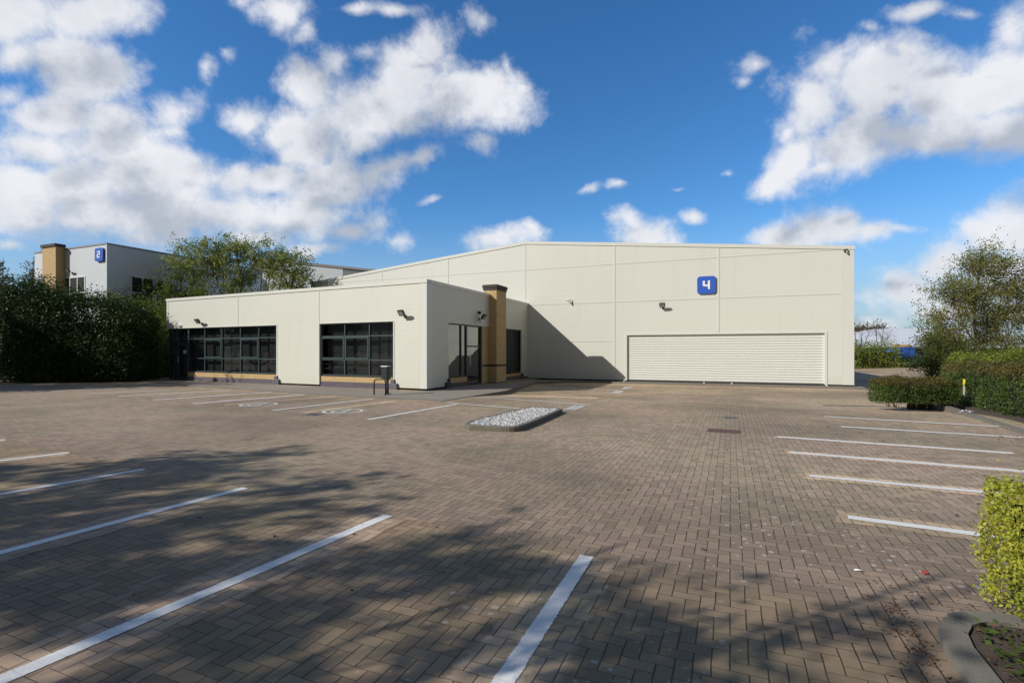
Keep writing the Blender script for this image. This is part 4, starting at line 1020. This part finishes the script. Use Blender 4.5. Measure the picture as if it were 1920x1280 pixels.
tree('willow_sapling', 'thin pale sapling in front of the grey building corner', 'tree', (-25.2, 32.0, 0), [([(0,0,0),(.1,0,3),(.3,0,5.2)], .05), ([(.1,0,0),(.5,0,3),(.9,0,5.0)], .04)], [((.1,0,4.6),(.8,.6,.8),20), ((.8,0,4.2),(.7,.6,.8),14)], M['leaf_tree'], M['bark'], leaf=.09, per=30, crad=.4, br=.012)

# trees and hedge to the left of the view (outside the frame) that throw the shade seen on the paving
SH = [((-15.0,.9,0), 8.2, 1.1), ((-12.6,-2.4,0), 8.4, 1.15), ((-9.4,-5.4,0), 7.6, 1.0), ((-7.4,-3.0,0), 6.6, .9), ((-5.1,.1,0), 5.6, .62)]
labs = ['tall spring tree left of the camera shading the far bays', 'broad spring tree left of the camera shading the near bays', 'tall spring tree behind and left of the camera', 'middle-sized tree close behind the camera', 'smallest shade tree just left of the camera']
for (b_, h, s_), lb in zip(SH, labs):
    q_ = .26 if h < 6 else (.45 if h < 7 else 1.15)
    st = [([(0,0,0),(.1,0,h*.35),(.0,.1,h*.7),(.1,0,h)], .17 if h > 7 else .055)]+[([(0,0,h*.3),(math.cos(k)*h*.16,math.sin(k)*h*.16,h*.55),(math.cos(k)*h*.28,math.sin(k)*h*.28,h*.82)], .07 if h > 7 else .03) for k in (0.5, 2.1, 3.6, 5.2)]
    tree('broadleaf_tree', lb, 'tree', b_, st, [((0,0,h*.78),(h*.30*s_+.6,h*.30*s_+.6,h*.20),int(50*s_*q_)), ((0,0,h*.55),(h*.34*s_+.6,h*.34*s_+.6,h*.14),int(36*s_*q_))], M['leaf_shade'], M['bark'], leaf=.21 if h > 7 else .15, per=100, crad=.42, br=.03, group='shade trees beside the camera')
for (x, y, h, lb) in [(-35, 21.5, 10.5, 'dense tree standing left of the view by the hedge'), (-33, 15.5, 9.0, 'second dense tree left of the view nearer the camera'), (-29.5, 19.6, 10.2, 'dense tree closest to the left frame edge')]:
    tree('broadleaf_tree', lb, 'tree', (x, y, 0), [([(0,0,0),(.1,0,h*.5),(0,0,h*.9)], .2)], [((0,0,h*.62),(2.6,2.6,h*.33),100), ((0,0,h*.3),(2.4,2.4,h*.25),60)], M['leaf_shade'], M['bark'], leaf=.32, per=70, crad=.7, br=.03)

# ------------------------------------------------------------------ neighbouring unit 2
FC = np.array([-26.3, 33.6]); N2 = Frame(FC, d=D2v); N2s = Frame(FC, d=D1v)
zT2 = 1.6+(HY-458)*FC[1]/F_PX
nb = thing('grey_office_building', 'two-storey grey clad building with a buff brick chimney behind the hedge', 'building', (FC[0], FC[1], 0))
mb = MB(); aLb = N2.hit(65, 500)[0]
mb.box(N2, aLb, 0, -12, 0, 0, zT2); wn_ = part('wall', mb, M['grey_clad'], nb)
mb = MB(); mb.box(N2, aLb-.04, .04, -12.04, .04, zT2, zT2+.10); part('roof_flashing', mb, M['roof'], nb)
mb = MB(); mb.box(N2, -.10, .03, -.3, .03, 0, zT2-.01); part('corner_trim', mb, M['grey_clad'], nb)
c0_, c1_ = N2.hit(81, 500, n=.5)[0], N2.hit(106, 500, n=.5)[0]
mb = MB(); mb.box(N2, c0_, c1_, 0.002, .55, 0, zT2+.15); ch2 = part('chimney', mb, M['buff'], nb)
mb = MB(); mb.box(N2, c0_-.08, c1_+.08, .002, .63, zT2+.15, zT2+.33); part('coping', mb, M['blueb_dark'], ch2)
w0, zt_ = N2.hit(118, 521); w1, _ = N2.hit(160, 518)
def win2(F, a0, a1, z0, z1, cols, rows): window(F, a0, a1, z0, z1, cols, rows, .03, glass='glass_dark', fm='white', fw_=.07, depth=.05, blind=False, parent=nb)
def back2(F, a0, a1, z0, z1): mb = MB(); mb.box(F, a0, a1, .001, .006, z0, z1); part('window_back', mb, M['interior'], nb)
for (F, a0, a1, zt0) in ((N2, w0, w1, zt_), (N2s, N2s.hit(245, 520)[0], N2s.hit(288, 520)[0], N2s.hit(245, 517)[1]), (N2s, N2s.hit(292, 520)[0], N2s.hit(322, 520)[0], N2s.hit(245, 517)[1])):
    n_ = 1 if F is N2s else 2
    back2(F, a0, a1, zt0-2.0, zt0); win2(F, a0, a1, zt0-2.0, zt0, [a0+(a1-a0)*(k+1)/(n_+1) for k in range(n_)], [zt0-1.1])
a_, _ = N2.hit(189.5, 480); z_ = (N2.hit(189.5, 466)[1]+N2.hit(189.5, 489.5)[1])/2
number_sign(N2, a_, z_, .86, '2', 'square blue sign with a white number 2 on the grey building', th=.14)
a, z = N2.hit(136, 509); floodlight(N2, a, z-.1, 'small floodlight on the grey building above its window')
# big grey shed behind
q0 = np.array([-36.5, 62.0]); F3 = Frame(q0, -4)
def z3(px, py): return F3.hit(px, py)
sA, sz = z3(470, 486); sB, szb = z3(643, 503); sC, szc = z3(760, 515)
sh = thing('grey_shed', 'large blue-grey industrial shed seen behind the tree and office roof', 'warehouse', F3.p((sA+sC)/2, 0, 0))
mb = MB(); mb.fprism(F3, [(sA, 0), (sB, 0), (sB, szb), (sA, sz)], -30, 0); part('wall', mb, M['grey_clad'], sh)
mb = MB(); mb.fprism(F3, [(sB+.01, 0), (sC, 0), (sC, szc), (sB+.01, szb)], -30, -.02); part('louvre_wall', mb, M['grey_clad_dark'], sh)
mb = MB(); mb.fprism(F3, [(sA, sz), (sB, szb), (sC, szc), (sC, szc+.25), (sB, szb+.25), (sA, sz+.25)], -30.1, .12); part('roof_flashing', mb, M['roof'], sh)
w_, wz = z3(459, 525); w__, _ = z3(498, 525); mb = MB(); mb.box(F3, w_, w__, 0.01, .1, wz-2.5, wz); part('window', mb, M['navy'], sh)  # stands for a dark box of roof plant, substituted by a window panel

# ------------------------------------------------------------------ right side, background
q1 = np.array([66.0, 88.0]); F4 = Frame(q1, -8)
def z4(px, py): return F4.hit(px, py)
bw = thing('distant_warehouse', 'distant low warehouse with a pale sloping roof past the road', 'warehouse', (q1[0], q1[1], 0))
rA, zA4 = z4(1590, 628); rB, zB4 = z4(1655, 627.5); rC, zC4 = z4(1724, 617); rD, zD4 = z4(1960, 610); _, zw = z4(1690, 650)
mb = MB(); mb.box(F4, rA, rD, -30, 0, -1, zw); part('wall', mb, M['navy'], bw)
mb = MB()
def rf(a0, z0, a1, z1):
    mb.face([F4.p(a0, .4, zw), F4.p(a1, .4, zw), F4.p(a1, -14, z1*1.0+.6), F4.p(a0, -14, z0*1.0+.6)]); mb.face([F4.p(a0, .4, zw-.2), F4.p(a1, .4, zw-.2), F4.p(a1, .4, zw), F4.p(a0, .4, zw)])
    mb.face([F4.p(a1, -14, z1+.6), F4.p(a1, -30, zw), F4.p(a0, -30, zw), F4.p(a0, -14, z0+.6)][::-1])
rf(rA, zA4, rB, zB4); rf(rB, zB4, rC, zC4); rf(rC, zC4, rD, zD4); part('roof', mb, M['white_roof'], bw)
oa, oz = z4(1672, 646.5); ob_, _ = z4(1704, 646.5); mb = MB(); mb.box(F4, oa, ob_, .42, .55, zw-.05, oz+.05); part('fascia', mb, M['orange'], bw)
# trailer
ta, tz1 = F4.hit(1681, 651.5, n=7); tb, tz0 = F4.hit(1706, 677, n=7); tc_ = F4.p((ta+tb)/2, 7, 0)
tr = thing('box_trailer', 'bright blue curtain-sided trailer parked by the distant warehouse', 'trailer', (tc_[0], tc_[1], tz0-.5))
mb = MB(); mb.box(F4, ta-1.0, tb+.9, 4.6, 7, tz0+.3, tz1+.1); part('curtain_body', mb, M['trailer'], tr, bevel=.05)
mb = MB(); mb.box(F4, ta-1.0, tb+.9, 4.7, 6.9, tz0+.1, tz0+.28); part('chassis', mb, M['white'], tr)
for k in range(3):
    mb = MB(); a = ta-.4+k*1.1; mb.tube([F4.p(a, 6.6, tz0-.05), F4.p(a, 6.95, tz0-.05)], .48, 16); part('wheel', mb, M['black'], tr)
# verge beyond the road
mb = MB(); vp = [np.array(k) for k in ((30, 68, 0), (42, 69.5, 0), (60, 68.5, 0), (75, 64, 0))]
mb.face([(v[0], v[1], float(g(v[0], v[1]))+.01) for v in vp]+[(160, 75, .02), (150, 160, .02), (30, 160, .02)]); struct('verge', mb, simple('grassy_verge', (.085, .085, .035), 1, var=.5, vs=.8, bump=.5, bs=8))
hedge('roadside_shrubs', 'low yellow-green shrubs across the road beside the warehouse corner', 'shrubs', (46.0, 70), (.998, -.04), 6.4, 3.4, -.9, 2.0, .22, 80, M['leaf_lime'], bul=.4, topn=.5)
hedge('roadside_shrubs', 'dull green shrubs across the road in front of the blue trailer', 'shrubs', (52.2, 69.5), (.998, -.06), 6.4, 2.6, -.9, .3, .22, 80, M['leaf_box'], bul=.35, topn=.4)
hedge('roadside_shrubs', 'olive shrubs under the birch across the road', 'shrubs', (55.5, 66.5), (.97, -.2), 13, 4, -.9, 2.6, .22, 70, M['leaf_shrubtree'], bul=.5, topn=.6)
for (x, y, h, lb) in [(51.5, 77, 6.4, 'bare-branched shrub tree right beside the warehouse corner'), (56.0, 79, 6.2, 'wide bare-branched tree in front of the pale roof')]:
    tree('bare_tree', lb, 'tree', (x, y, 0), [([(0,0,0),(-.3,0,h*.5),(-.8,0,h)], .08), ([(.1,0,0),(.5,0,h*.5),(.9,0,h*.95)], .08), ([(.2,0,0),(1.2,0,h*.5),(2.0,0,h*.8)], .07)], [((0,0,h*.85),(1.9,1.2,h*.2),24), ((1.2,0,h*.65),(1.6,1.2,h*.2),16)], M['leaf_bare'], M['bark'], leaf=.1, per=12, crad=.8, br=.04, twigs=6, group='bare trees beyond the road')
mb = MB()
for (x, y, h, w_) in [(81, 118, 8.4, 11), (91, 122, 6.8, 9), (100, 125, 7.8, 10), (116, 128, 9.5, 12)]:
    tree('distant_tree', {81: 'brownish wooded clump above the far roof next to the warehouse', 91: 'green clump low above the distant pale roof', 100: 'far trees above the ridge of the pale roof', 116: 'far tree mass seen through the birch'}[x], 'tree', (x, y, 0), [([(0,0,0),(.2,0,h*.5),(0,0,h)], .25)], [((0,0,h*.66),(w_*.5,w_*.4,h*.26),60)], M['leaf_bare'] if x == 81 else M['leaf_shrubtree'], M['bark'], leaf=.42, per=50, crad=1.0, br=.04, group='far trees behind the pale roof')
tree('birch_tree', 'tall feathery birch with a slim trunk on the right beyond the hedges', 'tree', (30.0, 33.5, -.5),
     [([(0,0,0),(.1,0,2.5),(0,0,5),(.3,0,7.2),(.4,0,8.6)], .14), ([(.05,0,2.4),(-1.0,0,4.2),(-1.7,0,6.0),(-1.9,0,7.2)], .06), ([(.05,0,2.2),(1.2,0,4.0),(2.2,0,5.6),(2.6,0,7.2)], .06), ([(.05,0,1.6),(-1.5,.2,2.8),(-2.6,.2,3.8)], .05)],
     [((.5,0,7.9),(1.5,1.2,1.1),39), ((-1.5,0,6.1),(1.3,1.2,1.1),31), ((2.2,0,6.7),(1.5,1.2,1.4),41), ((.2,0,5.6),(1.7,1.2,1.2),33), ((-1.6,0,4.3),(1.4,1.2,1.0),33), ((1.7,0,4.4),(1.8,1.2,1.0),33), ((-2.2,0,2.9),(1.2,1.1,.8),28), ((3.2,0,5.2),(1.0,1,1.3),18), ((.3,0,3.1),(2.0,1.2,.8),23)],
     M['leaf_birch'], M['bark_pale'], leaf=.13, per=105, crad=.6, br=.018, droop=.45, twigs=6)
tree('thorn_tree', 'brownish scrubby tree at the right photo edge beside the birch', 'tree', (33.5, 32.5, -.5), [([(0,0,0),(.1,0,2),(-.2,0,4.6)], .1), ([(0,0,.5),(1.1,0,2.4),(1.6,0,4.2)], .07)], [((0,0,3.3),(2.0,1.3,1.5),50), ((1.6,0,3.4),(1.8,1.2,1.5),30)], M['leaf_bare'], M['bark'], leaf=.11, per=44, crad=.55, br=.02)
tree('thorn_tree', 'green scrubby tree left of the birch trunk at the road bend', 'tree', (26.5, 32.8, -.6), [([(0,0,0),(.1,0,1.5),(-.1,0,3.4)], .09), ([(0,0,.4),(.9,0,1.8),(1.4,0,3.2)], .06)], [((0,0,2.3),(1.3,1.1,1.2),36), ((1.4,0,2.0),(1.5,1.2,1.2),40), ((.6,0,1.0),(1.8,1.2,.7),30)], M['leaf_shrubtree'], M['bark'], leaf=.11, per=60, crad=.5, br=.02)
hedge('lime_hedge', 'bright yellow-green hedge behind the brown-topped one on the right', 'hedge', (20.9, 24.0), (.9, -.43), 7, 2.2, 0, 1.32, .09, 420, M['leaf_lime'], bul=.22, topn=.12)
mh = XY(6.15, 12.4)
hedge('clipped_hedge', 'long clipped dark green hedge with brownish top beside the right kerb', 'hedge', XY(6.35, 21.0), (-D1v[0], -D1v[1]), 8.6, 3.2, -.05, 1.16, .055, 900, M['leaf_box'], M['leaf_brown'], bul=.12) if False else None
# the body lies to the right of the direction of travel's left normal: use an explicit frame instead
hedge('clipped_hedge', 'long clipped dark green hedge with brownish top beside the right kerb', 'hedge', XY(6.3, 12.2), (D2v[0], D2v[1]), 3.6, 8.6, 0, 1.16, .055, 1300, M['leaf_box'], M['leaf_brown'], bul=.13)
hedge('lime_shrub', 'yellow-green leafy shrub at the near end of the clipped right hedge', 'shrub', XY(6.2, 9.9), (D2v[0], D2v[1]), 3.0, 2.0, 0, 1.0, .06, 700, M['leaf_near'], bul=.18, topn=.08)
# small clipped bush
bl = P(1690, 765); 
hedge('clipped_bush', 'small clipped bush with a brown top standing alone at the kerb', 'bush', (10.55, 14.55), (.995, -.10), 1.85, .9, 0, .76, .042, 3600, M['leaf_box'], M['leaf_brown'], bul=.09, gap=.12, core=True)
st = bpy.data.objects['clipped_bush']; mb = MB()
for k in range(26):
    x = 10.75+random.random()*1.5; y = 14.5+random.random()*.6
    mb.tube([(x, y, 0), (x+random.uniform(-.1, .1), y+random.uniform(-.1, .1), .2), (x+random.uniform(-.3, .3), y+random.uniform(-.2, .2), .6)], [.012, .009, .004], 5)
part('stems', mb, M['bark'], st)
hedge('near_hedge', 'bright yellow-green clipped hedge filling the lower right corner of the photo', 'hedge', XY(1.47, 2.25), (D2v[0], D2v[1]), 3.0, 1.9, .06, .80, .026, 8000, M['leaf_near'], bul=.075, topn=.03)
# kerbs and beds on the right
def bed(name, pts, z):
    mb = MB(); poly_slab(mb, pts, [z]*len(pts), [-.4]*len(pts)); return struct(name, mb, M['soil'])
kp = [XY(1.07, -1.0), XY(1.10, 3.4), XY(1.13, 3.58), XY(1.20, 3.72), XY(1.31, 3.81), XY(1.45, 3.85), XY(6.0, 3.88)]
mb = MB(); kerb(mb, kp, w=.125, up=0, base=-.3, tz=[.065]*7); struct('bed_kerb', mb, M['kerb_mid'])
bed('planting_bed', [XY(1.12, -1.0), XY(1.15, 3.4), XY(1.19, 3.56), XY(1.25, 3.68), XY(1.34, 3.75), XY(1.46, 3.79), XY(6.0, 3.81), XY(6.0, -1)], .045)
k2 = [P(1543, 760.5), P(1640, 762.5), P(1724, 766)]; mb = MB(); kerb(mb, k2, w=.12, up=.03, base=-.4, tz=[float(g(p[0], p[1])) for p in k2])
k3 = [XY(5.75, 8.8), XY(5.85, 12.4), XY(5.6, 12.75), XY(5.2, 12.85), P(1760, 769)[:2], P(1724, 766)[:2]]; kerb(mb, k3, w=.13, up=.03, base=-.4, tz=[.04]*6); struct('road_kerb', mb, M['kerb_mid'])
bed('hedge_bed', [XY(5.85, 8.6), XY(5.95, 12.4), XY(6.1, 21.5), XY(10.5, 21.5), XY(10.5, 8.6)], .03)
bed('bush_bed', [P(1700, 767)[:2], P(1815, 770)[:2], P(1805, 757)[:2], P(1700, 755)[:2]], .025)
# marker post
pp = P(1808, 762, .0); t = thing('marker_post', 'short grey marker post with a yellow top in the hedge gap', 'post', pp)
mb = MB(); mb.tube([pp, pp+np.array([0, 0, .60])], .028, 10); part('post', mb, M['concrete'], t); mb = MB(); mb.tube([pp+np.array([0, 0, .60]), pp+np.array([0, 0, .79])], .033, 10); part('cap', mb, M['yellow'], t)
# litter
lp = P(1812, 778); mb = MB()
for k in range(9):
    a = lp+np.array([(k % 3-1)*.09+random.uniform(-.02, .02), (k//3-1)*.05, 0]); b_ = a+np.array([.10, .02, 0]); c_ = b_+np.array([.01, .07, 0]); d2_ = a+np.array([.0, .06, 0])
    mb.face([a+np.array([0, 0, .02+random.random()*.07]), b_+np.array([0, 0, .03+random.random()*.08]), c_+np.array([0, 0, .02+random.random()*.09]), d2_+np.array([0, 0, .02+random.random()*.07])])
mb.v = [(v[0], v[1], v[2]+.03) for v in mb.v]
solo('plastic_litter', mb, M['white'], lp, 'crumpled white scrap lying by the kerb between bush and hedge', 'litter')
rp = P(1733, 1077); mb = MB(); mb.face([rp+np.array(k) for k in ((-.02, -.01, .012), (.02, -.015, .016), (.025, .012, .02), (-.015, .015, .03))]); solo('red_litter', mb, M['red'], rp, 'tiny red scrap on the paving near the bright hedge', 'litter')
wp = P(1610, 1072); mb = MB(); mb.tube([wp+np.array([-.025, .01, .015]), wp+np.array([.025, -.005, .015])], .006, 8); solo('cigarette_end', mb, M['white'], wp, 'tiny white cigarette end on the paving left of the red scrap', 'litter')
# fallen leaves along the kerb and scattered bits
def scatter(name, pts, size, mat):
    pts = np.array(pts); o = leaf_mesh(name, pts, np.tile([0, 0, 1.0], (len(pts), 1)), size*rng.uniform(.5, 1.3, len(pts)), mat, (0, 0, 0), aspect=.7, jit=.3); o['kind'] = 'stuff'; o['category'] = 'leaf litter'; return o
pts = []
for k in range(700):
    v = random.uniform(0, 4.4); u = .98+(-abs(random.gauss(0, .10)) if v < 3.9 else random.gauss(.1, .25)); x, y = XY(u, v); pts.append((x, y, .012+random.random()*.02))
for k in range(1500):
    x, y = XY(random.uniform(1.17, 2.0), random.uniform(0, 3.7)); pts.append((x, y, .06+random.random()*.03))
for k in range(260):
    x, y = XY(random.uniform(1.0, 5.8), 3.98+abs(random.gauss(0, .15))); pts.append((x, y, .012+random.random()*.02))
scatter('leaf_litter', pts, .024, M['dead_leaf'])['label'] = 'brown dead leaves gathered along the near kerb and bed'
pts = []
for k in range(160):
    u, v = random.uniform(-9, 5.5), random.uniform(2, 13); x, y = XY(u, v); pts.append((x, y, float(g(x, y))+.012))
for k in range(500):
    u, v = random.uniform(5.0, 5.9)-abs(random.gauss(0, .3)), random.uniform(9, 12.6); x, y = XY(u, v); pts.append((x, y, float(g(x, y))+.012))
_w = []
for k in range(1100):
    x, y = XY(1.22+abs(random.gauss(0, .22)), random.uniform(1.0, 3.7)); _w.append((x, y, .06+random.random()*.07))
wd = scatter('bed_weeds', _w, .035, M['leaf_box']); wd['label'] = 'low green weeds and sprigs in the bed under the bright hedge'; wd['category'] = 'weeds'
scatter('scattered_leaves', pts, .04, M['dead_leaf'])['label'] = 'odd dead leaves and bits scattered over the open paving'
